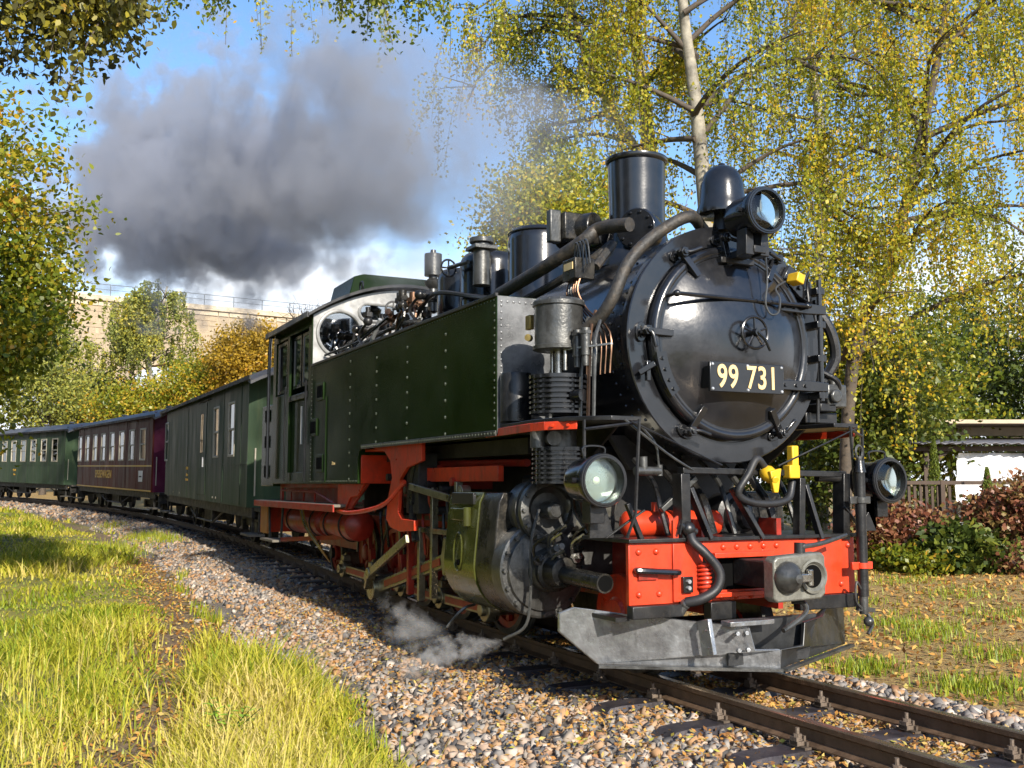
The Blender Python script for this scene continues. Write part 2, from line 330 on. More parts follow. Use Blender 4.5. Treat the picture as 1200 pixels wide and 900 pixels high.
def ground_mat():
    m, N, L, b = _nodes('ground_soil')
    tc = N.new('ShaderNodeTexCoord')
    def nz(s, d=6):
        n = N.new('ShaderNodeTexNoise'); n.inputs['Scale'].default_value = s; n.inputs['Detail'].default_value = d; n.inputs['Roughness'].default_value = .65; L.new(tc.outputs['Object'], n.inputs[0]); return n
    def ramp(src, st):
        r = N.new('ShaderNodeValToRGB'); e = r.color_ramp.elements
        while len(e) < len(st): e.new(.5)
        for k, (p, c) in enumerate(st): e[k].position = p; e[k].color = (*c, 1)
        L.new(src, r.inputs[0]); return r.outputs[0]
    def att(a):
        n = N.new('ShaderNodeAttribute'); n.attribute_name = a; return n.outputs['Fac']
    def mix(f, a, c):
        n = N.new('ShaderNodeMixRGB'); L.new(f, n.inputs[0]); L.new(a, n.inputs[1]); L.new(c, n.inputs[2]); return n.outputs[0]
    grass = ramp(nz(1.4).outputs[0], [(.35, (.08, .10, .016)), (.52, (.22, .20, .04)), (.66, (.28, .23, .07))])
    dirt = ramp(nz(22).outputs[0], [(.3, (.07, .045, .028)), (.5, (.17, .115, .07)), (.7, (.28, .20, .12))])
    leaf = ramp(nz(26, 8).outputs[0], [(.34, (.06, .036, .018)), (.44, (.26, .15, .05)), (.56, (.40, .27, .09)), (.68, (.26, .25, .05))])
    c = mix(att('path'), grass, dirt); c = mix(att('litter'), c, leaf); L.new(c, b.inputs['Base Color']); b.inputs['Roughness'].default_value = .95
    bp = N.new('ShaderNodeBump'); bp.inputs['Strength'].default_value = .8; bp.inputs['Distance'].default_value = .04; L.new(nz(30, 8).outputs[0], bp.inputs['Height']); L.new(bp.outputs[0], b.inputs['Normal'])
    return m
me = poly_mesh('ground', np.stack([x_, y_, z_], 1), F_, ground_mat(), {'path': ('POINT', pathm), 'litter': ('POINT', litter)}); me.shade_smooth()
obj('ground', me, kind='structure')

# ---- ballast bed, rails, sleepers
def sweep(name, prof, ss, mat, closed=False, off=0.):
    g = G(); n = len(prof)
    for s in ss:
        for o, dz in prof: g.v.append(tuple(track(s, off+o, dz)))
    for i in range(len(ss)-1):
        for k in range(n if closed else n-1): g.f.append((i*n+k, i*n+(k+1) % n, (i+1)*n+(k+1) % n, (i+1)*n+k))
    if closed: g.f += [tuple(range(n)), tuple((len(ss)-1)*n+k for k in range(n))]
    return g
SS = np.concatenate([np.arange(-24, 30, .5), np.arange(30, 120, 1.5)])
MT['bed'] = M('ballast_bed', (.17, .15, .125), .95, var=.7, vs=28, bump=1., bs=32, dust=((.25, .15, .07), .6, 18), bd=.04)
sweep('ballast_bed', [(-2.65, -.48), (-2.0, -.30), (-1.35, -.20), (-.6, -.19), (.6, -.19), (1.3, -.20), (1.8, -.32), (2.4, -.50)], SS, 0).build('ballast_bed', 'bed', kind='structure')
trk = bpy.data.objects.new('railway_track', None); COL.objects.link(trk); tag(trk, 'narrow gauge rails on dark sleepers bedded in grey ballast', None, kind='structure')
rp = [(-.055, -.125), (-.055, -.117), (-.012, -.10), (-.009, -.045), (-.029, -.033), (-.030, -.006), (-.022, 0), (.022, 0), (.030, -.006), (.029, -.033), (.009, -.045), (.012, -.10), (.055, -.117), (.055, -.125)]
for o in (-.405, .405):
    g = sweep('rail', rp, SS, 0, True, o); ro = g.build('rail', 'railside', trk, smooth=30)
    ro.data.materials.append(MT['railtop'])
    for p in ro.data.polygons:
        if len(p.vertices) == 4 and (p.index % 14) in (5, 6, 7): p.material_index = 1
# sleeper: pressed steel trough with drooping ends
sp = [(-.93, -.20), (-.87, -.142), (-.78, -.134), (.78, -.134), (.87, -.142), (.93, -.20)]
g = G(); W2, W1 = .115, .085
for y, z in sp: g.v += [(-W2, y, -.24), (-W1, y, z), (W1, y, z), (W2, y, -.24)]
for i in range(len(sp)-1):
    for k in range(3): g.f.append((i*4+k, i*4+k+1, i*4+5+k, i*4+4+k))
g.f += [(0, 1, 2, 3), (20, 21, 22, 23)]
slm = g.mesh('sleeper', MT['sleeper'], 25)
gp = G().box(-.07, .07, -.10, .10, -.136, -.121)
for sy in (-1, 1): gp.box(-.05, .05, sy*.062-.008, sy*.062+.008, -.121, -.098)
pm = gp.mesh('rib_plate', MT['clip'])
gc = G().box(-.032, .032, -.028, .03, -.118, -.096).box(-.028, .028, -.034, -.020, -.122, -.07).box(-.026, .026, .012, .03, -.122, -.075)
gc.cyl((0, 0, -.12), (0, 0, -.028), .0115, n=8).cyl((0, 0, -.085), (0, 0, -.060), .024, n=6).cyl((0, 0, -.093), (0, 0, -.086), .029, n=10)
cm = gc.mesh('rail_clip', MT['clip'], 30)
k = 0; s = -7.2
while s < 62:
    h = head(s); p = track(s); sl_ = share(slm, 'sleeper', trk, p, (0, 0, -h+random.uniform(-.02, .02)))
    if s < 20:
        for o in (-.405, .405):
            share(pm, 'rib_plate', trk, track(s, o), (0, 0, -h))
            for q in (-1, 1): share(cm, 'rail_clip', trk, track(s, o+q*.088), (random.uniform(-.05, .05), 0, -h+(math.pi if q < 0 else 0)))
    s += .69

# ---- ballast stones and fallen leaves: nobody could count them
def stones(n, s0, s1, o0, o1, size):
    s = rng.uniform(s0, s1, n); o = rng.uniform(o0, o1, n)
    return s, o, size*rng.uniform(.55, 1.45, n)**1.0
parts = [stones(27000, -4.5, 7, -2.5, 2.1, .026), stones(15000, 7, 16, -2.4, 1.9, .029), stones(9000, 16, 30, -2.3, 1.9, .037), stones(6500, 30, 62, -2.3, 1.9, .05)]
s, o, sz = [np.concatenate(a) for a in zip(*parts)]
edge = np.where(o < 0, 2.15+.25*hash2(s, s*0, 1.1)+.12*hash2(s, s*0+3, 3.3), 1.75+.15*hash2(s, s*0+5, 1.5))
keep = (np.abs(o) < edge) | (rng.random(len(s)) < .06)
inr = (np.abs(np.abs(o)-.405) < .05); keep &= ~inr
keep &= ~((np.abs((s+7.2+.345) % .69-.345) < .115) & (np.abs(o) < .95) & (s < 20))
s, o, sz = s[keep], o[keep], sz[keep]; n = len(s)
px = np.interp(s, _S, _X)+np.sin(np.interp(s, _S, _th))*o; py = np.interp(s, _S, _Y)+np.cos(np.interp(s, _S, _th))*o
bedz = np.interp(o, [-2.65, -2.0, -1.35, -.6, .6, 1.3, 1.8, 2.4], [-.48, -.30, -.20, -.19, -.19, -.20, -.32, -.50])+rail_z(s)
gz_ = ground_z(px, py, (s, o)); zz = np.maximum(bedz, gz_)
cube = np.array([[x, y, z] for x in (-1, 1) for y in (-1, 1) for z in (-1, 1)], float)
Vv = cube[None]*(1+rng.uniform(-.45, .25, (n, 8, 3)))*np.stack([rng.uniform(.7, 1.25, n), rng.uniform(.6, 1., n), rng.uniform(.4, .8, n)], 1)[:, None, :]
def rand_rot(n):
    q = rng.normal(size=(n, 4)); q /= np.linalg.norm(q, axis=1)[:, None]; a, b, c, d = q.T
    return np.stack([np.stack([1-2*(c*c+d*d), 2*(b*c-a*d), 2*(b*d+a*c)], -1), np.stack([2*(b*c+a*d), 1-2*(b*b+d*d), 2*(c*d-a*b)], -1), np.stack([2*(b*d-a*c), 2*(c*d+a*b), 1-2*(b*b+c*c)], -1)], 1)
Vv = np.einsum('nij,nkj->nki', rand_rot(n), Vv)*sz[:, None, None]
Vv += np.stack([px, py, zz+sz*rng.uniform(-.1, .55, n)], 1)[:, None, :]
cf = np.array([(0, 1, 3, 2), (4, 6, 7, 5), (0, 4, 5, 1), (2, 3, 7, 6), (0, 2, 6, 4), (1, 5, 7, 3)])
Ff = (cf[None]+8*np.arange(n)[:, None, None]).reshape(-1, 4)
MT['stone'] = MLEAF('ballast_stone', [(0, (.06, .055, .052)), (.18, (.17, .155, .145)), (.36, (.30, .27, .23)), (.55, (.32, .225, .145)), (.74, (.40, .22, .095)), (.88, (.48, .43, .37)), (1, (.28, .13, .05))], .85, 0.)
me = poly_mesh('ballast_stones', Vv.reshape(-1, 3), Ff, MT['stone'], {'rnd': ('FACE', np.repeat(rng.random(n), 6))})
obj('ballast_stones', me, kind='stuff', label='grey and tan crushed stone ballast around the rails', cat='ballast')
def leaf_quads(c, a, b, l, w):
    """rhombus leaves: centres c, axes a (long) and b, half sizes"""
    l = np.asarray(l)[:, None]; w = np.asarray(w)[:, None]
    return np.stack([c-a*l, c+b*w-a*l*.1, c+a*l, c-b*w-a*l*.1], 1).reshape(-1, 3)
def leaf_hex(c, a, b, l, w):
    l = np.asarray(l)[:, None]; w = np.asarray(w)[:, None]; k = np.cross(a, b)*w*.35
    return np.stack([c-a*l, c-a*l*.45+b*w*.85+k, c+a*l*.25+b*w*.8+k, c+a*l*1.1, c+a*l*.25-b*w*.8+k, c-a*l*.45-b*w*.85+k], 1).reshape(-1, 3)
def rand_dirs(n, zs=1.):
    v = rng.normal(size=(n, 3))*np.array([1, 1, zs]); return v/np.linalg.norm(v, axis=1)[:, None]
def perp(a, n):
    r = rand_dirs(n); r -= a*(r*a).sum(1)[:, None]; return r/np.linalg.norm(r, axis=1)[:, None]
def litter_mesh(px, py, pz, name, mat, lab, sz=.022, tilt=.35):
    n = len(px); a = rand_dirs(n, tilt); b = np.cross(a, np.array([0, 0, 1.])+rng.normal(size=(n, 3))*.4); b /= np.linalg.norm(b, axis=1)[:, None]
    q = leaf_quads(np.stack([px, py, pz+.012+rng.random(n)*.02], 1), a, b, sz*rng.uniform(.6, 1.4, n), sz*.6*rng.uniform(.6, 1.2, n))
    return obj(name, np_mesh(name, q, 4, mat, {'rnd': rng.random(n)}), kind='stuff', label=lab, cat='leaves')
MT['fallen'] = MLEAF('fallen_leaf', [(0, (.18, .08, .025)), (.3, (.42, .19, .04)), (.55, (.58, .30, .06)), (.75, (.60, .42, .12)), (.9, (.36, .27, .08)), (1, (.46, .42, .06))], .7, .2)
n = 30000; s = rng.uniform(-4.5, 22, n)**1; o = rng.normal(size=n)*.9-.7; s = np.where(rng.random(n) < .7, rng.uniform(-4.5, 7, n), s)
k = rng.random(n) < .35; o[k] = rng.uniform(-.36, .36, k.sum())
kp = (np.abs(np.abs(o)-.405) > .045) & ~((np.abs((s+7.2+.345) % .69-.345) < .12) & (np.abs(o) < .95) & (rng.random(n) < .8)) & (o > -2.5) & (o < 2.2); s, o = s[kp], o[kp]
px = np.interp(s, _S, _X)+np.sin(np.interp(s, _S, _th))*o; py = np.interp(s, _S, _Y)+np.cos(np.interp(s, _S, _th))*o
pz = np.interp(o, [-2.65, -2.0, -1.35, -.6, .6, 1.3, 1.8, 2.4], [-.48, -.30, -.20, -.19, -.19, -.20, -.32, -.50])+rail_z(s)+.03
litter_mesh(px, py, np.maximum(pz, ground_z(px, py, (s, o))), 'fallen_leaves', MT['fallen'], 'orange fallen leaves scattered over the ballast', .018)
n = 17000; px = rng.uniform(-13, 3.5, n); py = rng.uniform(1.7, 9, n)
litter_mesh(px, py, ground_z(px, py), 'fallen_leaves', MT['fallen'], 'brown fallen leaves covering the bank beyond the track', .034, .5)
n = 6500; px = rng.uniform(-16, 2.5, n); py = np.interp(-px, -PATH[:, 0], PATH[:, 1])+rng.normal(size=n)*.34
litter_mesh(px, py, ground_z(px, py), 'fallen_leaves', MT['fallen'], 'dry brown leaves on the trodden path in the grass', .024, .4)
# ================================================================== THE LOCOMOTIVE (x forward from the buffer beam, y to its left, z above the rail)
loco = thing('steam_locomotive', 'black and dark green steam locomotive with red buffer beam, number 99 731', 'locomotive')
ZC = 2.23; X1 = (1, 0, 0)
def ringpt(x, r, a): return np.array([x, r*math.cos(R_(a)), ZC+r*math.sin(R_(a))])
# ---- smokebox and boiler
sb = G().lathe((0, 0, ZC), X1, [(.0, -1.95), (.785, -1.95), (.785, -.24), (.812, -.235), (.812, -.165), (.805, -.158), (.672, -.158), (.668, -.20), (0, -.20)], 72).build('smokebox', 'box', loco, smooth=30)
g = G()
for a in range(0, 360, 6): g.rivets([ringpt(-.30, .786, a), ringpt(-.42, .786, a+3)], ringpt(0, 1, a)-V((0, 0, ZC)), .012)
for a in range(0, 360, 6): g.rivets([ringpt(-1.85, .786, a)], ringpt(0, 1, a)-V((0, 0, ZC)), .012)
g.build('rivet_ring', 'box', sb, kind='stuff')
door = G().lathe((0, 0, ZC), X1, [(.655, -.20), (.662, -.12), (.655, -.095), (.635, -.082), (.612, -.085), (.595, -.10), (.58, -.098), (.50, -.058), (.40, -.02), (.28, .012), (.14, .030), (0, .036)], 72).build('smokebox_door', 'box', loco, smooth=50)
G().torus((-.10, 0, ZC), X1, .60, .012, 64, 6).build('door_bead', 'box', door)
bo = G().lathe((0, 0, ZC), X1, [(.74, -6.4), (.74, -1.95)], 48).build('boiler', 'satin', loco)
for x in (-2.5, -3.4, -4.3, -5.2, -6.0): G().lathe((0, 0, ZC), X1, [(.742, x-.03), (.75, x-.03), (.75, x+.03), (.742, x+.03)], 48).build('boiler_band', 'black', bo)
# door furniture
for a, rot in ((177, 0), (126, 20), (96, -10), (58, 10), (238, 15), (302, -15), (270, 5), (150, 0)):
    if a in (270, 150): continue
    e = ringpt(0, 1, a)-V((0, 0, ZC)); t = np.cross(X1, e); p = ringpt(-.155, .715, a); h = random.choice((-1, 1))
    g = G().prism([(0, 0)]*0 or [(.045*math.cos(q*math.pi/6), .028*math.sin(q*math.pi/6)) for q in range(12)], 'xy', -.005, .016)
    g.v = [(a*1.5, b*1.5, c) for a, b, c in g.v]
    g.v = [tuple(p+t*v[0]+e*v[1]+V(X1)*v[2]) for v in g.v]
    g.cyl(p, p+V((.125, 0, 0)), .020, n=10).cyl(p+V((.075, 0, 0)), p+V((.112, 0, 0)), .035, n=6)
    g.bar(p+V((.06, 0, 0))-e*-.03, p+V((.095, 0, 0))-e*.19, .044, .034, X1)
    q = p+V((.08, 0, 0))-e*.16; g.bar(p+V((.04, 0, 0))-e*.125, p+V((-.0, 0, 0))-e*.125+V((.07, 0, 0)), .04, .04)
    g.tube([p+V((.11, 0, 0))+t*.0, p+V((.125, 0, 0))-t*.03*h-e*.02, p+V((.135, 0, 0))-t*.11*h-e*.04], .014, 7, 3)
    for k in (-1, 1): g.bolt(p+t*.034*k+V((.016, 0, 0)), X1, .009)
    g.build('door_clamp', 'black', loco, .003)
for a in (196, 211):
    pass
g = G()
for k in range(9):
    pass
p = [ringpt(-.085, .60, a) for a in (190, 196, 203, 210, 216)]; g.tube(p, .001, 4)
sg = G()
for a in range(189, 217, 3):
    i0 = len(sg.v)
    for r, x in ((.66, -.085), (.655, -.07), (.575, -.075), (.57, -.09)): sg.v.append(tuple(ringpt(x+.004, r, a)))
for k in range(9):
    for j in range(3): sg.f.append((k*4+j, k*4+j+1, k*4+5+j, k*4+4+j))
seg = sg.build('rim_segment', 'black', loco)
g = G()
for a in (193, 200, 207, 213): g.bolt(ringpt(-.068, .615, a), X1, .014, .014, 8)
g.build('segment_bolt', 'black', seg, kind='stuff')
pw = onx(-.12, 757, 432); G().bar(pw+V((0, -.05, -.03)), pw+V((.06, .03, .03)), .05, .035).bar(pw+V((0.02, -.0, -.08)), pw+V((.02, .0, .05)), .03, .03).build('wedge_stop', 'black', loco, .003)
# hand wheel
hw = thing_loc = V((.105, .015, 2.275)); g = G().torus(hw, X1, .105, .0105, 32, 8)
g.build('hand_wheel', 'black', loco)
hwo = bpy.context.scene.objects['hand_wheel']
for k in range(5):
    a = math.radians(72*k+20); G().tube([hw, hw+V((0, .1*math.cos(a), .1*math.sin(a)))], .008, 6).build('spoke', 'black', hwo)
G().cyl(hw-V((.08, 0, 0)), hw+V((.02, 0, 0)), .02).cyl(hw+V((.0, 0, 0)), hw+V((.035, 0, 0)), .028, .022).build('hub', 'black', hwo)
G().tube([hw+V((.03, 0, 0)), hw+V((.05, .045, -.05)), hw+V((.05, .085, -.12))], .012, 8, 3).build('locking_handle', 'black', hwo)
# number plate
npc = onx(.075, 876, 443); PY_, PZ_ = npc[1], npc[2]
plate = G().box(.055, .078, PY_-.305, PY_+.305, PZ_-.098, PZ_+.098).build('number_plate', 'black', loco, .004)
G().box(-.07, .055, PY_-.29, PY_-.265, PZ_-.07, PZ_+.07).box(-.07, .055, PY_+.265, PY_+.29, PZ_-.07, PZ_+.07).build('plate_bracket', 'black', plate)
text('number', '99', .212, 'gold', plate, (.080, PY_-.165, PZ_-.004), (math.pi/2, 0, math.pi/2), .003, .003, .80, 1.06); text('number', '731', .212, 'gold', plate, (.080, PY_+.118, PZ_-.004), (math.pi/2, 0, math.pi/2), .003, .003, .80, 1.06)
g = G()
for y in (-.285, 0, .285):
    for z in (-.08, .08): g.lathe((.078, PY_+y, PZ_+z), X1, [(.011, 0), (.008, .006), (0, .007)], 8)
g.build('plate_screw', 'galv', plate, kind='stuff')
# handrail across the door and hinge gear
a_, b_ = onx(.03, 790, 343), onx(.0, 950, 359)
hr = G().tube([a_, b_], .014, 8).build('door_handrail', 'black', loco)
for t in (.02, .97): p = a_+(b_-a_)*t; G().cyl(p, V((-.12, p[1], p[2])), .013, n=8).ball(p, .024).build('handrail_knob', 'black', hr)
hg = G().cyl((-.06, .735, 1.86), (-.06, .735, 2.72), .018, n=10).build('hinge_post', 'black', loco)
for z, y0 in ((1.955, .30), (2.50, .36)):
    G().prism([(y0, z-.03), (.60, z-.036), (.77, z-.03), (.77, z+.03), (.60, z+.04), (y0, z+.03)], 'yz', -.075, -.03).build('hinge_strap', 'black', loco, .004)
    g = G()
    for y in (.38, .48, .56): g.bolt((-.03, y, z), X1, .015, .014)
    g.build('strap_bolt', 'black', loco, kind='stuff')
for z in (1.90, 2.16, 2.40, 2.64): G().box(-.16, -.045, .70, .775, z-.025, z+.025).build('hinge_bracket', 'black', loco, .004)
# bracket plate with yellow electrical box on the upper right rim
bp = G().prism([(.46, 2.72), (.60, 2.60), (.78, 2.52), (.80, 2.58), (.66, 2.72), (.52, 2.82)], 'yz', -.15, -.11).build('rim_bracket', 'black', loco, .004)
g = G()
for y, z in ((.52, 2.74), (.60, 2.66), (.68, 2.60), (.74, 2.57)): g.bolt((-.11, y, z), X1, .018, .018)
g.build('bracket_bolt', 'black', bp, kind='stuff')
py = onx(-.03, 932, 327); G().bar(py+V((-.05, 0, 0)), py+V((.05, .01, .0)), .075, .07, (0, .35, 1)).build('junction_box', 'yellow', loco, .008)
G().tube([py+V((0, 0, -.03)), py+V((.02, .06, -.02)), py+V((0, .12, .06)), py+V((-.06, .16, -.02)), py+V((-.05, .16, -.14))], .008, 6, 4).build('lamp_cable', 'rubber', loco)
lc = [onx(-.02, 897, 296), onx(.05, 899, 330), onx(.06, 897, 355), onx(.06, 903, 368), onx(.06, 912, 366), onx(.05, 914, 350), onx(.02, 909, 338), onx(-.02, 920, 330)]
G().tube(lc, .007, 6, 4).build('lamp_cable', 'iron', loco)
# ---- headlamps
def lamp(c, r, ln, lab, mount):
    c = V(c); o = G().lathe(c, X1, [(0, -ln), (r*.55, -ln), (r*.80, -ln*.93), (r*.86, -ln*.8), (r*.86, -.05), (r*.98, -.045), (r*1.0, -.02), (r*1.0, .012), (r*.93, .03), (r*.86, .03), (r*.84, -.0), (r*.84, -.09), (r*.55, -ln*.72), (0, -ln*.8)], 36).build('headlamp', 'black', loco, smooth=35, label=lab)
    G().lathe(c, X1, [(r*.835, -.07), (r*.7, -ln*.5), (r*.4, -ln*.68), (0, -ln*.74)], 32).build('reflector', 'reflector', o, smooth=60)
    G().ball(c+V((-.1, 0, 0)), .035, (1.2, 1, 1)).cyl(c+V((-.17, 0, 0)), c+V((-.12, 0, 0)), .02).build('bulb', 'bulb', o)
    G().cyl(c+V((-.13, 0, -.07)), c+V((-.13, 0, -.02)), .016, n=10).build('bulb_holder', 'brass', o)
    G().lathe(c, X1, [(r*.85, -.012), (r*.5, .004), (0, .008)], 36).build('lens', 'lens', o, smooth=60)
    G().torus(c+V((.014, 0, 0)), X1, r*.96, .012, 36, 6).build('lens_ring', 'black', o)
    if mount == 'side':
        G().tube([c+V((-.10, -.07, r*.85)), c+V((-.10, -.07, r*1.28)), c+V((-.10, .07, r*1.28)), c+V((-.10, .07, r*.85))], .007, 6, 4).build('carrying_handle', 'black', o)
        G().box(c[0]-.16, c[0]-.06, c[1]-.05, c[1]+.05, c[2]-r-.10, c[2]-r*.8).build('lamp_foot', 'satin', o, .004)
    else:
        for y in (-.07, .055): G().prism([(y-.035, c[2]-r-.13), (y+.035, c[2]-r-.13), (y+.028, c[2]-r*.7), (y-.028, c[2]-r*.7)], 'yz', c[0]-.16, c[0]-.06).build('lamp_foot', 'satin', o, .004)
    for k in (-1, 1): G().cyl(c+V((-.05, k*r*.9, .0)), c+V((-.05, k*(r+.03), .0)), .018, n=8).build('hinge_knuckle', 'black', o)
    return o
lamp(onx(.12, 706, 563)+V((0, 0, 0)), .158, .27, 'lower headlamp beside the air pump', 'side')
lamp(onx(.06, 1041, 563), .158, .27, 'lower headlamp beside the vertical pipe', 'side')
tl = onx(.24, 896, 247); lamp(tl, .155, .29, 'headlamp on top of the smokebox', 'top')
G().box(tl[0]-.42, tl[0]-.05, tl[1]-.05, tl[1]+.05, tl[2]-.27, tl[2]-.22).box(tl[0]-.36, tl[0]-.28, tl[1]-.14, tl[1]+.14, tl[2]-.30, tl[2]-.26).build('lamp_bracket', 'satin', loco, .005)
G().cyl((tl[0]-.40, tl[1], tl[2]), (tl[0]-.27, tl[1], tl[2]-.02), .02).build('lamp_conduit', 'satin', loco)
# ---- bell, chimney, domes
bz = 3.165; be = G().lathe((-.19, 0, bz), (0, 0, 1), [(.165, -.035), (.176, -.03), (.178, .0), (.163, .045), (.155, .11), (.150, .18), (.128, .25), (.09, .295), (.045, .315), (.03, .318), (.022, .335), (0, .345)], 40).build('bell', 'black', loco, smooth=40)
G().cyl((-.19, 0, 3.02), (-.19, 0, bz-.02), .075, .055).cyl((-.19, 0, 3.09), (.0, .0, 3.09), .028).build('bell_stand', 'satin', be)
ch = G().lathe((-1.26, 0, 3.0), (0, 0, 1), [(.36, -.06), (.33, .03), (.26, .12), (.23, .22), (.222, .30), (.220, .45), (.226, .79), (.242, .80), (.248, .815), (.246, .835), (.228, .84), (.205, .838), (.20, .5), (.20, .3), (0, .3)], 48).build('chimney', 'black', loco, smooth=40)
g = G(); fc = V((-.98, -.19, 3.20))
g.lathe(fc, unit((.55, -.8, 0)), [(0, -.16), (.16, -.16), (.16, 0), (.15, .02), (0, .02)], 24)
for k in range(10):
    a = 2*math.pi*k/10; dd, aa, bb = frame_of((.55, -.8, 0)); g.bolt(fc+dd*.02+(aa*math.cos(a)+bb*math.sin(a))*.125, dd, .014, .014)
g.build('exhaust_flange', 'black', loco, .003)
def zdome(name, x, r, z1, mat='black'):
    o = G().lathe((x, 0, 0), (0, 0, 1), [(r*1.22, 2.86), (r*1.1, 2.95), (r*1.0, 3.05), (r, z1-.13), (r*.97, z1-.07), (r*.86, z1-.02), (r*.6, z1), (0, z1+.012)], 40).build(name, mat, loco, smooth=45); return o
d1 = zdome('steam_dome', -2.93, .285, 3.66); G().torus((-2.93, 0, 3.60), (0, 0, 1), .283, .008, 36, 6).build('dome_bead', 'black', d1)
d2 = zdome('sand_dome', -3.95, .33, 3.62); zdome('sand_dome', -4.72, .27, 3.60)
G().cyl((-3.55, -.30, 3.2), (-3.55, -.30, 3.62), .085).cyl((-3.55, -.30, 3.62), (-3.55, -.30, 3.67), .12).box(-3.67, -3.43, -.42, -.18, 3.55, 3.59).build('regulator_valve', 'iron', loco, .006)
vw = G().cyl((-3.7, -.38, 3.46), (-4.05, -.44, 3.46), .022, n=8).build('valve_spindle', 'iron', loco); G().torus((-4.05, -.44, 3.46), (1, .15, 0), .085, .011, 20, 6).bar((-4.05, -.44, 3.38), (-4.05, -.44, 3.54), .014, .014).bar((-4.05, -.52, 3.46), (-4.05, -.36, 3.46), .014, .014).build('valve_wheel', 'black', vw)
wh = G().lathe((-5.27, -.12, 3.2), (0, 0, 1), [(.03, 0), (.06, .02), (.06, .12), (.09, .15), (.09, .19), (.05, .22), (.045, .28), (.09, .32), (.10, .36), (.05, .40), (.05, .42), (.10, .43), (.10, .68), (.035, .69), (.03, .73), (0, .735)], 24).build('whistle', 'iron', loco)
# valve manifold in front of the cab
for k in range(16):
    x = -4.6-random.random()*1.5; y = -.25-random.random()*.55; z = 3.0+random.random()*.28
    g = G(); m_ = random.choice(['iron', 'oil', 'copper', 'satin']); d = random.choice([(1, 0, 0), (0, 1, 0), (0, 0, 1), (.6, -.4, .3)])
    g.cyl((x, y, z), V((x, y, z))+unit(d)*.16, .028+.02*random.random(), n=10).cyl(V((x, y, z))+unit(d)*.05, V((x, y, z))+unit(d)*.10, .06, n=6).ball((x, y, z), .055)
    g.tube([(x, y, z), (x+random.uniform(-.2, .2), y-.05, z-.15), (x+random.uniform(-.3, .3), y-.05, z-.35)], .016, 6, 4)
    g.build('steam_fitting', m_, loco)
for x, y, z in ((-5.75, -.42, 3.30), (-5.9, -.60, 3.02)):
    o = G().torus((x, y, z), (1, -.2, 0), .09, .012, 20, 6).build('valve_wheel', 'satin', loco); G().cyl((x, y, z), (x+.3, y+.05, z), .018, n=8).bar((x, y-.08, z), (x, y+.08, z), .014, .014).bar((x, y, z-.08), (x, y, z+.08), .014, .014).build('valve_spindle', 'iron', o)
for P, m_ in (([(-6.2, -.7, 2.9), (-5.6, -.62, 2.98), (-5.0, -.55, 3.02), (-4.4, -.62, 2.95)], 'oil'), ([(-6.3, -.55, 3.05), (-5.5, -.5, 3.16), (-4.9, -.45, 3.2)], 'copper'), ([(-5.9, -.72, 2.68), (-5.45, -.68, 3.12)], 'galv'), ([(-6.3, -.9, 2.85), (-5.5, -.70, 3.05)], 'black'), ([(-5.1, -.4, 3.1), (-4.4, -.45, 3.25), (-3.6, -.38, 3.1), (-2.9, -.45, 2.95)], 'satin')):
    G().tube(P, .024, 7, 5).build('steam_pipe', m_, loco)
# long boiler-top pipes
P = [ony(-.78, 585, 345), ony(-.74, 640, 312), ony(-.62, 683, 283), ony(-.52, 702, 268), ony(-.45, 738, 263)]
G().tube(P, .052, 12, 6).build('exhaust_pipe', 'lagging', loco)
G().tube([p+V((.02, .10, -.11)) for p in P[:4]]+[V((-.9, -.6, 2.85))], .034, 8, 5).build('exhaust_pipe', 'lagging', loco)
P = [V((-.52, -.96, 2.28)), ony(-.90, 703, 372), ony(-.84, 720, 345), ony(-.74, 735, 310), ony(-.56, 762, 280), ony(-.30, 806, 254), V((-.34, -.05, 3.06))]
G().tube(P, .042, 12, 6).build('exhaust_pipe', 'lagging', loco)
G().cyl((-1.75, -.42, 3.30), (-1.45, -.26, 3.30), .13).box(-1.72, -1.5, -.52, -.30, 3.20, 3.42).build('steam_turbine', 'oil', loco, .012)
G().cyl((-2.05, -.1, 3.26), (-1.45, -.1, 3.26), .14).build('generator', 'black', loco, .01)
G().box(-1.62, -1.55, -.62, -.52, 3.18, 3.44).build('turbine_cover', 'iron', loco, .01)
# lubricator with many thin pipes
lu = ony(-.86, 678, 318); lx, ly, lz = lu
lo_ = G().box(lx-.09, lx+.09, ly-.08, ly+.08, lz-.07, lz+.08).build('lubricator', 'oil', loco, .008)
G().box(lx-.06, lx+.06, ly-.085, ly-.08, lz, lz+.05).build('gauge_plate', 'gold', lo_)
for k in range(6):
    x = lx-.07+.03*k; G().tube([(x, ly-.03, lz-.05), (x+.01, ly-.06, lz-.16), (x+.08, ly-.02, lz-.30), (x+.16+.03*k, ly+.01, lz-.48), (x+.17+.03*k, ly+.0, lz-.75)], .007, 5, 4).build('oil_pipe', random.choice(['copper', 'iron']), lo_)
for k in range(4):
    x = lx-.06+.04*k; G().tube([(x, ly, lz+.08), (x+.02, ly, lz+.2), (x+.10, ly-.02, lz+.17), (x+.13, ly-.02, lz+.02)], .006, 5, 4).build('oil_pipe', 'iron', lo_)
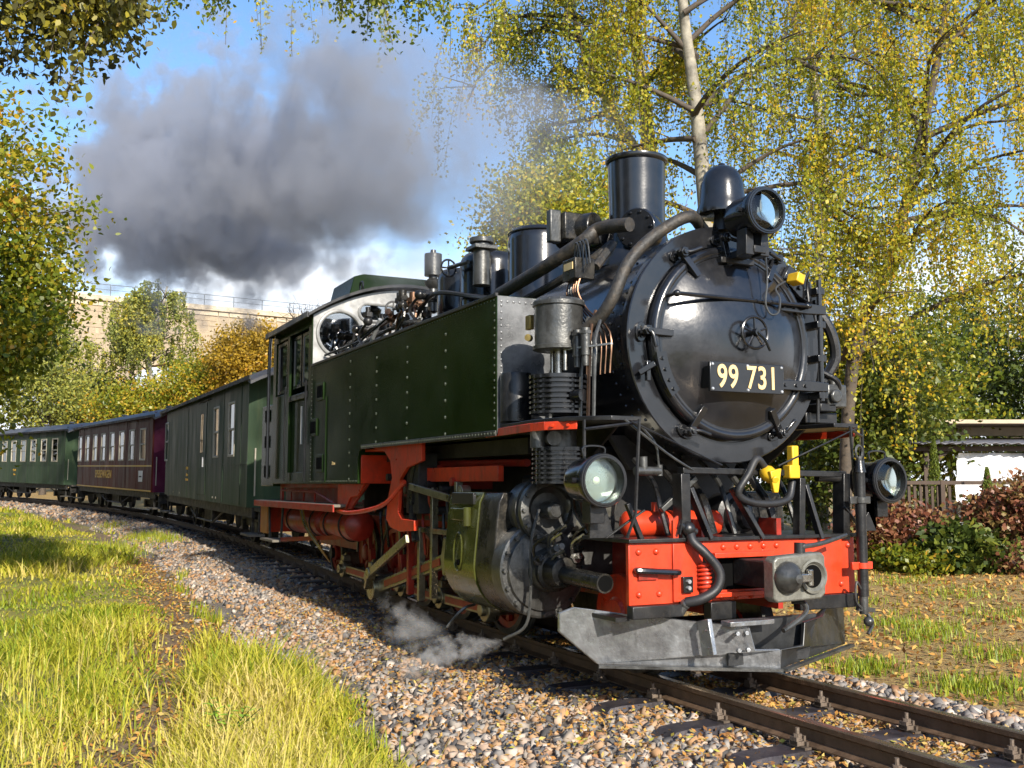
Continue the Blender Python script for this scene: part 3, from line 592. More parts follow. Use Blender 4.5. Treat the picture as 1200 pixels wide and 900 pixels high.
# ---- air pump beside the smokebox
pc = V((-.66, -1.04)); PUX, PUY = pc
pump = G().lathe((PUX, PUY, 0), (0, 0, 1), [(.155, 2.18), (.178, 2.185), (.18, 2.21), (.165, 2.215), (.165, 2.48), (.18, 2.485), (.18, 2.51), (.16, 2.53), (0, 2.535)], 36).build('air_pump', 'iron', loco, smooth=30)
g = G()
for k in range(14):
    a = 2*math.pi*k/14; g.bolt((PUX+.165*math.cos(a), PUY+.165*math.sin(a), 2.51), (0, 0, 1), .013)
g.build('pump_bolt', 'iron', pump, kind='stuff')
G().box(PUX-.20, PUX-.13, PUY-.155, PUY-.12, 2.34, 2.44).build('pump_plate', 'brass', pump, .004)
G().cyl((PUX-.16, PUY-.14, 2.28), (PUX-.13, PUY-.17, 2.28), .024).build('pump_cock', 'brass', pump)
G().cyl((PUX, PUY, 2.02), (PUX, PUY, 2.2), .03).cyl((PUX-.09, PUY, 2.04), (PUX-.09, PUY, 2.19), .016).cyl((PUX+.09, PUY, 2.04), (PUX+.09, PUY, 2.19), .016).build('piston_rod', 'steel', pump)
def fins(z0, z1, n, r, name):
    pr = [(r*.86, z0)]; h = (z1-z0)/n
    for k in range(n): pr += [(r*.86, z0+h*k), (r, z0+h*(k+.1)), (r, z0+h*(k+.55)), (r*.86, z0+h*(k+.65))]
    pr += [(r*.86, z1), (r, z1), (r, z1+.025), (r*.6, z1+.03), (0, z1+.03)]
    return G().lathe((PUX, PUY, 0), (0, 0, 1), pr, 36).build(name, 'black', pump, smooth=25)
fins(1.745, 1.985, 7, .205, 'finned_cylinder'); fins(1.28, 1.50, 7, .19, 'finned_cylinder')
G().lathe((PUX, PUY, 0), (0, 0, 1), [(.12, 1.52), (.12, 1.66), (.1, 1.7)], 20).cyl((PUX-.15, PUY-.05, 1.58), (PUX+.15, PUY-.12, 1.58), .05).cyl((PUX+.02, PUY-.17, 1.52), (PUX+.02, PUY-.17, 1.64), .055).build('pump_centre', 'iron', pump)
G().cyl((PUX+.2, PUY, 1.86), (PUX+.29, PUY+.02, 1.86), .04).build('pump_port', 'black', pump)
cyl2 = ony(-1.10, 605, 458); G().lathe((cyl2[0], -1.10, 0), (0, 0, 1), [(0, 1.72), (.115, 1.725), (.118, 2.05), (.11, 2.075), (0, 2.08)], 28).build('air_filter', 'satin', loco)
for k, (dx, dz) in enumerate(((.20, 0), (.30, .03), (.37, -.02))):
    x = PUX+dx; G().tube([(x, PUY+.05, 1.70), (x, PUY+.06, 2.05), (x-.01*k, PUY+.08, 2.25+dz), (x-.04, PUY+.14, 2.40+dz)], .013, 6, 4).build('air_pipe', ['iron', 'copper', 'iron'][k], loco)
for x in (PUX+.20, PUX+.31): G().cyl((x, PUY+.03, 2.12), (x, PUY+.03, 2.30), .032).cyl((x, PUY+.03, 2.26), (x, PUY+.03, 2.28), .042, n=6).cyl((x, PUY+.03, 2.05), (x, PUY+.03, 2.12), .022).build('check_valve', 'iron', loco)
G().bar((PUX+.1, PUY, 2.18), (PUX+.55, PUY+.08, 2.17), .02, .012).build('pipe_stay', 'galv', loco)
# ---- footplates in front with red edge
def footplate(sg_, lab):
    f = lambda x, y: (x, y*sg_)
    o = G().prism([f(-1.55, -.75), f(-1.55, -1.16), f(-.60, -1.27), f(-.22, -1.22), f(-.02, -1.02), f(-.02, -.80)], 'xy', 1.675, 1.705).build('footplate', 'satin', loco, .004)
    e = [(-1.55, -1.17), (-.60, -1.285), (-.42, -1.275), (-.20, -1.165)]
    for a, b in zip(e[:-1], e[1:]): G().bar((*f(*a), 1.652), (*f(*b), 1.652), .014, .055).build('footplate_edge', 'red', o, .003)
    g = G()
    for t in (.25, .75): g.bolt((-.42+.22*t+.01, sg_*(-1.275+.11*t-.01), 1.652), (.5, -.85*sg_, 0), .012)
    g.build('edge_bolt', 'red', o, kind='stuff')
    G().prism([(-1.2, 1.67), (-.3, 1.67), (-.75, 1.40), (-1.15, 1.30)], 'xz', sg_*-.80, sg_*-.78).build('footplate_bracket', 'frame', o)
    return o
fp = footplate(1, 0); footplate(-1, 0)
for sg_ in (1, -1):
    g = G(); y = -1.16*sg_
    g.tube([(-.12, y, 1.68), (-.12, y, 1.42)], .011, 6).tube([(.06, y*.75, 1.68), (.06, y*.78, 1.1), (.05, y*.83, .95)], .011, 6).tube([(-.12, y, 1.62), (.06, y*.75, 1.66)], .011, 6).tube([(.06, y*.80, 1.665), (.45-.4, y*.2, 1.40)], .006, 6)
    g.build('grab_iron', 'satin', loco)
# lamp bracket plates down to the beam
for sg_ in (1, -1):
    y = -1.12*sg_; G().prism([(y-.05, 1.16), (y+.05, 1.16), (y+.12*sg_, .95), (y-.06*sg_, .95)], 'yz', -.05, -.03).bar((-.04, y+.06*sg_, .95), (.03, y+.30*sg_, 1.12), .03, .012).build('lamp_stay', 'satin', loco, .003)
# ---- front frame over the beam
def xbar(name, p, q, w, h, m='satin', x=-.03, x2=None):
    a = onx(x, *p); b = onx(x if x2 is None else x2, *q); return G().bar(a, b, w, h, X1).build(name, m, loco, .004)
xbar('cross_rail', (797, 551), (988, 556), .04, .07)
xbar('frame_post', (798, 555), (800, 634), .07, .10)
xbar('frame_brace', (808, 572), (832, 632), .03, .06, x2=.02)
xbar('frame_brace', (858, 572), (893, 632), .03, .06, x2=.02)
xbar('frame_post', (937, 560), (936, 632), .05, .07)
xbar('frame_brace', (943, 568), (962, 632), .03, .05, x2=.02)
xbar('frame_post', (986, 555), (986, 632), .06, .11)
xbar('frame_brace', (735, 590), (752, 634), .03, .035, x=-.02)
G().prism([(-.45, 1.38), (.45, 1.38), (.62, 1.62), (-.62, 1.62)], 'yz', -.75, -.70).build('saddle_plate', 'frame', loco)
G().box(-1.6, -.9, -.62, .62, .9, 1.55).build('smokebox_saddle', 'frame', loco, .02)
G().box(-9.0, -.05, -.33, -.29, .45, 1.05).build('main_frame', 'redold', loco); G().box(-9.0, -.05, .29, .33, .45, 1.05).build('main_frame', 'redold', loco)
xbar('frame_tube', (775, 598), (815, 560), .035, .035, 'iron', -.1)
rt = G().cyl((-.32, -.72, 1.02), (-.32, -.02, 1.02), .085).ball((-.32, -.72, 1.02), .085, (1, .5, 1)).ball((-.32, -.02, 1.02), .085, (1, .5, 1)).cyl((-.32, -.5, 1.1), (-.32, -.5, 1.16), .03).build('air_reservoir', 'red', loco)
rd = onx(-.35, 866, 606); G().lathe(rd, X1, [(0, -.2), (.17, -.2), (.185, -.05), (.185, 0), (.15, .02), (.14, .06), (.08, .07), (.075, .12), (0, .12)], 28).build('blower_housing', 'satin', loco)
# yellow hose couplings
y1 = onx(.02, 929, 545); yo = G().box(y1[0]-.03, y1[0]+.03, y1[1]-.026, y1[1]+.03, y1[2]-.09, y1[2]+.13).box(y1[0]-.035, y1[0]+.04, y1[1]-.06, y1[1]+.03, y1[2]-.09, y1[2]-.0).build('air_cock', 'yellow', loco, .008)
y2 = onx(.06, 901, 556); hc = G().lathe(y2, (.75, -.1, -.35), [(0, -.06), (.04, -.06), (.055, -.02), (.05, .03), (.025, .06), (.025, .09), (0, .09)], 16).prism([(y2[1]-.045, y2[2]+.02), (y2[1]+.05, y2[2]+.04), (y2[1]+.02, y2[2]-.12), (y2[1]-.015, y2[2]-.12)], 'yz', y2[0]+.04, y2[0]+.07).build('hose_coupling', 'yellow', loco, .006)
G().tube([y2+V((-.02, -.02, .05)), y2+V((0, -.10, .10)), y2+V((0, -.17, -.0)), y2+V((-.02, -.24, -.13)), y2+V((-.02, -.08, -.19)), y2+V((-.04, .18, -.17)), y1+V((-.03, .02, -.11))], .026, 10, 5).build('air_hose', 'rubber', loco)
G().tube([onx(-.06, 957, 559), onx(-.02, 990, 560)], .035, 10).build('steam_heating_pipe', 'satin', loco)
G().tube([onx(.0, 733, 492), onx(.05, 780, 530), onx(0, 812, 551)], .008, 6, 3).build('lamp_wire', 'iron', loco)
G().tube([onx(-.02, 752, 500), onx(.0, 768, 520), onx(0, 772, 545)], .007, 6, 3).build('lamp_wire', 'iron', loco)
cv = onx(0, 754, 552); G().cyl(cv+V((0, -.06, 0)), cv+V((0, .12, 0)), .028).cyl(cv, cv+V((0, 0, .09)), .026).cyl(cv+V((0, .12, -.03)), cv+V((0, .12, .04)), .02).build('stop_cock', 'iron', loco)
# sand and steam pipes under the boiler
for k in range(7):
    y = -.55+.18*k; G().tube([(-.5, y, 1.45), (-.35, y+.05, 1.30-.03*(k % 3)), (-.2, y, 1.15), (-.15, y+.03, .95)], .018+.006*(k % 3), 7, 4).build('front_pipe', random.choice(['satin', 'iron', 'oil']), loco)
# ---- buffer beam, coupler and plough
bm_ = G(); ZT, ZB = .915, .535
bm_.box(-.035, 0, -.92, -.36, ZB, ZT).box(-.035, 0, .12, .93, ZB, ZT).box(-.035, 0, -.36, .12, .815, ZT).box(-.035, 0, -.36, .12, ZB, .60)
beam = bm_.build('buffer_beam', 'red', loco, .004)
G().box(-.55, .03, -.935, .945, ZT+.001, ZT+.026).build('beam_top_plate', 'satin', beam, .004)
G().box(-.30, -.037, -.70, -.68, ZB, ZT-.002).build('side_cheek', 'red', beam, .003); G().box(-.6, -.037, .90, .925, ZB, ZT-.002).build('side_cheek', 'red', beam, .003)
G().box(.002, .016, -.60, -.40, ZB+.01, ZT-.01).build('face_plate', 'red', beam, .003)
G().box(.002, .05, -.30, .18, .808, .842).box(.002, .05, -.30, .18, .56, .59).build('coupler_guide', 'red', beam, .004)
g = G()
for y, z in [(-.85, .86), (-.72, .86), (-.2, .875), (-.09, .875), (.02, .875), (.13, .875), (.24, .875), (.87, .86), (.80, .6), (-.85, .60), (-.70, .60), (-.22, .56), (-.1, .56), (.02, .56)]: g.lathe((0, y, z), X1, [(.022, 0), (.019, .01), (.01, .017), (0, .018)], 10)
g.build('beam_rivet', 'red', beam, kind='stuff')
G().box(-.045, -.04, -.36, .12, .58, .83).build('opening_shade_sheet', 'dark', beam)  # near-black sheet paints the shade in the coupler opening
G().cyl((.04, -.375, .6), (.04, -.375, .78), .035, n=12).build('spring_core', 'redold', beam)
sp_ = [(.04+.042*math.cos(q), -.375+.042*math.sin(q), .61+.16*q/(2*math.pi*6)) for q in np.linspace(0, 2*math.pi*6, 72)]; G().tube(sp_, .009, 6).build('coil_spring', 'red', beam)
hb = onx(.03, 745, 669); hb2 = onx(.05, 793, 671)
G().tube([hb+V((-.03, .02, 0)), hb+V((.02, .03, 0)), hb2, hb2+V((-.05, .02, 0))], .02, 8, 4).build('shunter_handle', 'black', beam)
G().box(.001, .02, -.86, -.72, .69, .745).build('handle_plate', 'redold', beam)
G().box(.016, .045, -.545, -.47, .60, .70).build('hose_bracket', 'black', beam, .004)
g = G()
for z in (.63, .67): g.bolt((.045, -.507, z), X1, .016, .015)
g.build('bracket_bolt', 'galv', beam, kind='stuff')
ho = [onx(.02, 808, 622), onx(.06, 812, 635), onx(.10, 826, 648), onx(.13, 843, 670), onx(.13, 840, 690), onx(.10, 822, 702), onx(.04, 804, 706)]
G().tube(ho, .032, 12, 5).build('brake_hose', 'rubber', loco)
hv = onx(.02, 806, 620); G().ball(hv, .05).cyl(hv+V((0, -.08, .03)), hv+V((0, .06, -.02)), .025).bar(hv+V((.02, -.06, .06)), hv+V((.03, -.09, -.03)), .02, .012).build('brake_cock', 'satin', loco)
hv2 = onx(.03, 803, 708); G().ball(hv2, .035).cyl(hv2, hv2+V((-.02, -.03, -.06)), .028).build('hose_head', 'iron', loco)
G().prism([(-.60, .925), (-.56, .925), (-.56, 1.08), (-.60, 1.05)], 'yz', .0, .02).build('cock_lever', 'red', loco)
# coupler
cx, cy, cz = onx(.48, 937, 676); cpl = G().box(-.04, cx-.05, cy-.10, cy+.12, cz-.085, cz+.085).build('coupler', 'frame', loco, .01)
hd = G().prism([(cy-.20, cz-.13), (cy-.17, cz-.15), (cy+.17, cz-.14), (cy+.21, cz-.11), (cy+.21, cz+.12), (cy+.18, cz+.145), (cy-.17, cz+.125), (cy-.20, cz+.10)], 'yz', cx-.10, cx)
hd.build('coupler_head', 'castgrey', cpl, .012)
ck = V((cx, cy-.10, cz)); G().lathe(ck, X1, [(.098, 0), (.098, .02), (.088, .045), (.06, .075), (.035, .10), (.028, .115), (0, .12)], 28).build('coupler_cone', 'iron', cpl)
cs = V((cx, cy+.10, cz)); G().lathe(cs, X1, [(.10, .001), (.105, .02), (.09, .022), (.075, .004), (.04, .003), (0, .003)], 28).build('coupler_cup', 'castgrey', cpl)
G().cyl(cs+V((.003, 0, 0)), cs+V((.008, 0, 0)), .07, n=24).build('cup_shade_disc', 'dark', cpl)  # near-black disc paints the shade inside the cup
G().box(cx+.03, cx+.09, cy-.10, cy+.02, cz-.025, cz+.025).cyl((cx+.07, cy+.02, cz-.05), (cx+.07, cy+.02, cz+.05), .02).build('coupler_link', 'steel', cpl, .006)
G().tube([onx(.40, 936, 641), onx(.42, 944, 640), onx(.30, 962, 637), onx(.2, 991, 627)], .016, 8, 4).build('uncoupling_lever', 'iron', loco)
G().cyl(onx(.40, 937, 655), onx(.40, 937, 636), .035, n=12).build('lever_pivot', 'satin', cpl)
G().tube([onx(.35, 928, 705), onx(.38, 941, 706), onx(.42, 945, 716), onx(.45, 935, 727), onx(.47, 918, 739)], .016, 8, 4).build('drop_handle', 'iron', loco)
# plough
MT['plough2'] = M('shade_black_plough_paint', (.02, .021, .022), .4, var=.4, bump=.2, bs=18, dust=((.07, .07, .07), .5, 5))  # far wing's shade put into the colour; back plate is black too
PZ0 = .135
def plough_wing(sg_, xo):
    f = lambda x, y, z: (x, y*sg_, z)
    pts = [f(.30, 0, PZ0), f(.30, 0, PZ0+.12), f(.29, .19, PZ0+.13), f(.275, .22, .405), f(.25, .40, .425), f(xo+.20, .78, .455), f(xo, 1.10, .50), f(xo-.07, 1.17, .46), f(xo-.07, 1.17, .34), f(xo+.12, 1.0, PZ0+.02)]
    inn = [(p[0]-.03, p[1], p[2]) for p in pts]; n = len(pts)
    g = G(); c = np.mean(pts, 0); g.add(pts+inn, [tuple(range(n)), tuple(range(n, 2*n))[::-1]]+[(i, (i+1) % n, n+(i+1) % n, n+i) for i in range(n)])
    return g
pl = plough_wing(-1, -.36).build('snow_plough', 'plough', loco, .006)
plough_wing(1, -.30).build('plough_wing', 'plough2', pl, .006)
G().bar((.325, -.01, PZ0-.004), (-.20, -1.02, PZ0+.016), .04, .018).build('plough_blade', 'iron', pl); G().bar((.325, .01, PZ0-.004), (-.14, 1.02, PZ0+.016), .04, .018).build('plough_blade', 'iron', pl)
G().bar((.27, -.40, .43), (.27, -.06, .43), .10, .03).build('plough_cap', 'plough', pl, .004); G().prism([(-.32, .16), (.32, .16), (.40, .44), (-.32, .44)], 'yz', .17, .19).build('plough_back_plate', 'plough2', pl)
pb = G().bar((.24, -.50, .24), (.19, -.50, .45), .115, .03, (0, 1, 0)); pb.build('plough_bracket', 'plough', pl, .004)
g = G()
for z, x in ((.29, .247), (.39, .225)): g.bolt((x, -.50, z), (1, 0, .2), .02, .018)
for y in (-.33, -.26):
    for z in (.27, .37): g.bolt((.302+(.27-z)*.1, y, z), (1, -.3, .1), .016, .016)
g.build('plough_bolt', 'plough', pl, kind='stuff')
for q in ((-.03, .04, -.92, -.55, .455, .533), (-.03, .05, -.34, -.14, .42, .533), (-.03, .04, .40, .92, .44, .533)): G().box(*q).build('plough_mount', 'satin', loco, .006)
G().box(-.55, -.03, -1.0, -.9, .44, .465).build('plough_shelf', 'satin', loco)
# vertical pipe at the far end of the beam
vp0 = onx(.10, 1007, 548); vx, vy = vp0[0], vp0[1]
vpo = G().cyl((vx, vy, .52), (vx, vy, 1.36), .036, n=14).cyl((vx, vy, 1.36), (vx, vy, 1.44), .045, .03, n=14).build('vertical_pipe', 'satin', loco)
G().torus((vx, vy, 1.50), (1, .3, 0), .045, .009, 20, 6).cyl((vx, vy, 1.44), (vx, vy, 1.47), .02).build('lifting_ring', 'iron', vpo)
for z, m_, n_ in ((1.17, 'iron', 'pipe_clamp'), (.725, 'red', 'pipe_clamp')): G().cyl((vx, vy, z-.02), (vx, vy, z+.02), .046, n=14).bar((vx, vy-.10, z), (vx, vy+.085, z), .02, .05).build(n_, m_, vpo, .003)
G().cyl((vx, vy, .40), (vx, vy, .53), .03).bar((vx, vy-.06, .44), (vx, vy+.09, .42), .03, .03).ball((vx+.02, vy+.02, .35), .035).tube([(vx, vy-.01, .55), (vx+.03, vy-.09, .62), (vx+.03, vy-.10, .50), (vx+.02, vy-.04, .44)], .009, 6, 4).tube([(vx, vy+.03, .4), (vx+.02, vy+.05, .33), (vx+.03, vy+.0, .27)], .014, 6, 3).build('pipe_valve', 'iron', vpo)
# far side of the smokebox: pipes and feed pump
for P, r in (([(-.3, .86, 2.62), (-.25, 1.0, 2.42), (-.25, 1.05, 2.2), (-.28, .95, 2.02)], .04), ([(-.4, .9, 2.75), (-.3, .95, 2.5), (-.28, .92, 2.2), (-.3, .9, 1.9)], .028), ([(-.25, .82, 2.75), (-.2, .84, 2.3), (-.2, .82, 1.72)], .012), ([(-.25, .9, 2.1), (-.2, 1.02, 2.02), (-.25, 1.06, 1.9)], .02)): G().tube(P, r, 9, 5).build('feed_pipe', 'satin', loco)
q = onx(-.3, 970, 466); G().box(q[0]-.12, q[0]+.1, q[1]-.09, q[1]+.09, q[2]-.08, q[2]+.09).cyl(q+V((.1, -.04, 0)), q+V((.14, -.04, 0)), .05).cyl(q+V((0, .05, .0)), q+V((0, .05, .16)), .03).build('feed_pump', 'iron', loco, .012)
G().box(-.9, -.3, .80, 1.1, 1.72, 1.80).box(-.5, -.2, .85, 1.0, 1.8, 1.86).build('pump_bed', 'satin', loco, .008)
# ---- side tanks (near and far side)
YT = 1.22
TX0, TX1, TXC = -1.27, -4.50, -6.32
tank_pts = [(TX0, 2.655), (TX0, 1.635), (TX1+.14, 1.635), (TX1+.05, 1.61), (TX1, 1.54), (TX1, 1.285), (TXC, 1.285), (TXC, 2.655)]
for sg_ in (-1, 1):
    tk = G().prism(tank_pts, 'xz', sg_*YT, sg_*.76).build('side_tank', 'green', loco, .006)
    e = [(TX0, 1.635), (TX1+.14, 1.635)]
    G().box(TX1+.12, TX0+.004, min(sg_*YT, sg_*(YT+.012)), max(sg_*YT, sg_*(YT+.012)), 1.625, 1.665).build('tank_angle', 'iron', tk, .002)
    G().box(TXC, TX0+.006, sg_*YT-.012, sg_*YT+.012, 2.645, 2.672).build('tank_rim', 'satin', tk, .003)
    if sg_ < 0:
        G().prism([(-YT+.004, 1.64), (-.77, 1.64), (-.77, 2.65), (-YT+.004, 2.65)], 'yz', TX0+.001, TX0+.008).build('tank_front', 'tankgrey', tk)
        g = G(); Yo = -YT-.001
        for u in (410, 441, 477, 522):
            x = ony(-YT, u, 500)[0]
            z1 = 1.68 if x > TX1 else 1.33
            for z in np.arange(z1, 2.60, .135): g.rivets([(x, Yo, z)], (0, -1, 0), .014)
        for x in np.arange(TXC+.06, TX0, .055): g.rivets([(x, Yo, 2.625)], (0, -1, 0), .007)
        for x in np.arange(TX1+.14, TX0, .055): g.rivets([(x, -YT-.012, 1.645)], (0, -1, 0), .009)
        for z in np.arange(1.70, 2.62, .055): g.rivets([(TX0-.03, Yo, z)], (0, -1, 0), .009)
        for z in np.arange(1.34, 2.62, .05): g.rivets([(TXC+.05, Yo, z)], (0, -1, 0), .008)
        for x in np.arange(TXC+.05, TX1, .05): g.rivets([(x, Yo, 1.31)], (0, -1, 0), .008)
        g.build('tank_rivet', 'tankrivet', tk, kind='stuff')
        g = G()
        for z in np.arange(1.68, 2.62, .05): g.rivets([(TX0+.008, -YT+.035, z)], X1, .011)
        for y in np.arange(-YT+.035, -.78, .05): g.rivets([(TX0+.008, y, 2.61)], X1, .011)
        g.build('front_rivet', 'tankgrey', tk, kind='stuff')
        for u, v in ((376, 459), (368, 501), (375, 543)):
            p = ony(-YT, u, v); x, z = p[0], p[2]
            G().box(x-.14, x+.14, Yo-.012, Yo+.005, z-.10, z+.10).build('step_frame', 'green', tk, .004)
            G().box(x-.10, x+.10, Yo-.016, Yo+.006, z-.065, z+.065).build('step_shade_plate', 'dark', tk)  # near-black plate on the sheet paints the shade of a step hole
        xs = ony(-YT, 382, 500)[0]; G().box(xs-.015, xs+.015, Yo-.008, Yo, 1.30, 2.25).build('tank_seam', 'green', tk)
        text('maker_text', 'Zittau', .05, 'gold', tk, (-5.35, Yo-.002, 1.50), (math.pi/2, 0, 0), .001)
# ---- cab
XF, XR = -6.32, -8.22
def roof_z(y): return 3.70-.42*(y/1.27)**2
cab = thing  # (name reused below)
ys = np.linspace(-1.2, 1.2, 25)
# front wall with two round and two oblong windows: a strip mesh with real holes, cut with bmesh
def holed_wall(name, outline, holes, x0, x1, mat, parent):
    """outline and holes in the y-z plane, extruded from x0 to x1 (triangle fill keeps the holes open)"""
    bm = bmesh.new(); loops = []
    for P in [outline]+holes:
        vs = [bm.verts.new((x0, p[0], p[1])) for p in P]; es = [bm.edges.new((vs[i], vs[(i+1) % len(vs)])) for i in range(len(vs))]; loops += es
    r = bmesh.ops.triangle_fill(bm, edges=loops, use_beauty=True); fs = [f for f in r['geom'] if isinstance(f, bmesh.types.BMFace)]
    ex = bmesh.ops.extrude_face_region(bm, geom=fs); bmesh.ops.translate(bm, vec=(x1-x0, 0, 0), verts=[v for v in ex['geom'] if isinstance(v, bmesh.types.BMVert)])
    bmesh.ops.recalc_face_normals(bm, faces=bm.faces); me = bpy.data.meshes.new(name); bm.to_mesh(me); bm.free(); me.materials.append(MT[mat])
    o = bpy.data.objects.new(name, me); COL.objects.link(o); o.parent = parent; return o
def circ(cy, cz, r, n=28): return [(cy+r*math.cos(2*math.pi*k/n), cz+r*math.sin(2*math.pi*k/n)) for k in range(n)]
def stad(cy, cz, hw, hh, n=8):
    P = []
    for k in range(n+1): a = -math.pi/2+math.pi*k/n; P.append((cy+hw-hh+hh*math.cos(a), cz+hh*math.sin(a)))
    for k in range(n+1): a = math.pi/2+math.pi*k/n; P.append((cy-hw+hh+hh*math.cos(a), cz+hh*math.sin(a)))
    return P
fw_out = [(-YT+.01, 1.3), (YT-.01, 1.3)]+[(y, roof_z(y)-.06) for y in np.linspace(YT-.01, -YT+.01, 21)]
rw = (-.885, 3.05, .265); ow = (-.40, 3.335, .26, .105)
wall = holed_wall('cab_front_wall', fw_out, [circ(*rw), circ(-rw[0], rw[1], rw[2]), stad(*ow), stad(-ow[0], *ow[1:])], XF, XF+.02, 'cabgrey', loco)
for sg_ in (1, -1):
    G().torus((XF+.03, sg_*rw[0], rw[1]), X1, rw[2]+.01, .022, 36, 8).build('round_window_frame', 'cabgrey', wall)
    G().cyl((XF+.008, sg_*rw[0], rw[1]), (XF+.012, sg_*rw[0], rw[1]), rw[2], n=28).build('window_pane', 'cabglass', wall)
    P = [V((XF+.03, y*1, z)) for y, z in stad(sg_*ow[0], *ow[1:])]; P.append(P[0]); G().tube(P, .018, 6).build('oblong_window_frame', 'cabgrey', wall)
    G().box(XF+.008, XF+.012, sg_*ow[0]-ow[2]+.03, sg_*ow[0]+ow[2]-.03, ow[1]-ow[3], ow[1]+ow[3]).build('window_pane', 'cabglass', wall)
G().tube([(XF+.06, -1.08, 2.78), (XF+.5, -.78, 2.92), (XF+1.2, -.70, 3.1)], .014, 6).build('cab_handrail', 'black', loco)
# cab sides
for sg_ in (-1, 1):
    y0, y1 = sg_*YT, sg_*(YT-.03)
    g = G()
    ze = roof_z(YT)-.03
    for x0, x1, z0, z1 in ((XF, -6.46, 1.285, ze), (-6.46, -7.36, 1.285, 1.42), (-7.36, -7.44, 1.285, ze), (-6.46, -7.36, 3.14, ze), (-7.44, XR, 1.285, 2.42), (-7.44, XR, 3.12, ze), (XR+.16, XR, 2.42, 3.12)): g.box(x0, x1, y0, y1, z0, z1)
    cs_ = g.build('cab_side', 'green', loco, .004)
    dr = G().box(-6.48, -7.34, sg_*(YT-.035), sg_*(YT-.06), 1.42, 2.36).build('cab_door', 'green', loco, .006)
    G().tube([(-6.6, sg_*(YT+.03), 1.75), (-6.6, sg_*(YT+.03), 2.2)], .012, 6).build('door_handle', 'galv', dr)
    G().box(-6.48, -7.34, sg_*(YT-.03), sg_*(YT+.01), 2.30, 2.37).build('door_top_rail', 'black', dr, .004)
    for x0, x1 in ((-6.5, -6.88), (-6.94, -7.32)):
        f = G().box(x0, x1, sg_*(YT-.04), sg_*(YT-.06), 2.46, 2.50).box(x0, x1, sg_*(YT-.04), sg_*(YT-.06), 3.07, 3.11).box(x0, x0-.04, sg_*(YT-.04), sg_*(YT-.06), 2.5, 3.07).box(x1+.04, x1, sg_*(YT-.04), sg_*(YT-.06), 2.5, 3.07).build('side_window_frame', 'black', loco)
        G().box(x0-.02, x1+.02, sg_*(YT-.048), sg_*(YT-.052), 2.49, 3.08).build('pane', 'cabglass', f)
    f = G().box(-7.5, -8.0, sg_*(YT-.01), sg_*(YT-.05), 2.44, 2.48).box(-7.5, -8.0, sg_*(YT-.01), sg_*(YT-.05), 3.06, 3.10).box(-7.5, -7.54, sg_*(YT-.01), sg_*(YT-.05), 2.48, 3.06).box(-7.96, -8.0, sg_*(YT-.01), sg_*(YT-.05), 2.48, 3.06).build('side_window_frame', 'black', loco)
    G().box(-7.53, -7.97, sg_*(YT-.02), sg_*(YT-.024), 2.47, 3.07).build('pane', 'cabglass', f)
    G().tube([(XR+.02, sg_*(YT+.06), 1.35), (XR+.02, sg_*(YT+.06), 3.1), (XR+.06, sg_*(YT+.02), 3.22)], .022, 8, 3).build('cab_downpipe', 'black', loco)
    for x in (-6.42, -7.40): G().tube([(x, sg_*(YT+.035), 1.32), (x, sg_*(YT+.035), 2.5)], .012, 6).build('cab_grab_rail', 'black', loco)
holed_wall('cab_rear_wall', fw_out, [circ(-.75, 2.95, .2), circ(.75, 2.95, .2)], XR, XR+.02, 'green', loco)
G().box(XR, XF, -1.18, 1.18, 1.28, 1.31).build('cab_floor', 'wood', loco)
G().lathe((-6.36, 0, 2.0), X1, [(0, 0), (.72, 0), (.72, -.25), (0, -.26)], 30).build('boiler_backhead', 'frame', loco)
# roof: curved sheet with overhang, gutter and ventilator
g = G(); yy = np.linspace(-1.30, 1.30, 27); n = len(yy)
for x in (XF+.12, XR-.10):
    g.v += [(x, y, roof_z(y)) for y in yy]+[(x, y, roof_z(y)-.035) for y in yy]
for i in range(n-1): g.f += [(i, i+1, 2*n+i+1, 2*n+i), (n+i, 3*n+i, 3*n+i+1, n+i+1), (i, n+i, n+i+1, i+1), (2*n+i, 2*n+i+1, 3*n+i+1, 3*n+i)]
g.f += [(0, 2*n, 3*n, n), (n-1, 2*n-1, 4*n-1, 3*n-1)]
rf = g.build('cab_roof', 'satin', loco, smooth=30)
for sg_ in (-1, 1): G().box(XR-.1, XF+.12, sg_*1.305-.012, sg_*1.305+.012, roof_z(1.3)-.045, roof_z(1.3)+.02).build('rain_gutter', 'satin', rf)
G().prism([(-.62, 3.60), (.62, 3.60), (.55, 3.88), (.42, 3.92), (-.42, 3.92), (-.55, 3.88)], 'yz', -7.75, -6.85).build('roof_ventilator', 'green', rf, .01)
G().tube([(-6.5, -.55, 3.64), (-6.5, -.55, 3.74), (-6.6, -.55, 3.74), (-6.6, -.55, 3.64)], .014, 6, 3).build('roof_hook', 'black', rf)
# bunker
bk = G().box(-8.95, XR-.001, -YT+.03, YT-.03, 1.25, 2.35).build('coal_bunker', 'green', loco, .01)
for z in (1.45, 1.85, 2.2): G().box(-8.72, -8.5, -YT+.03, -YT+.015, z-.08, z+.08).build('step_shade_plate', 'dark', bk)  # flat near-black plates paint the shade in the step holes
g = G(); random.seed(5)
for k in range(90):
    g.ball((random.uniform(-8.9, -8.3), random.uniform(-1.05, 1.05), 2.36+random.uniform(-.02, .14)), random.uniform(.05, .10), (1, 1.2, .8), 6, 4)
g.build('coal_heap', 'frame', loco, smooth=0, kind='stuff')
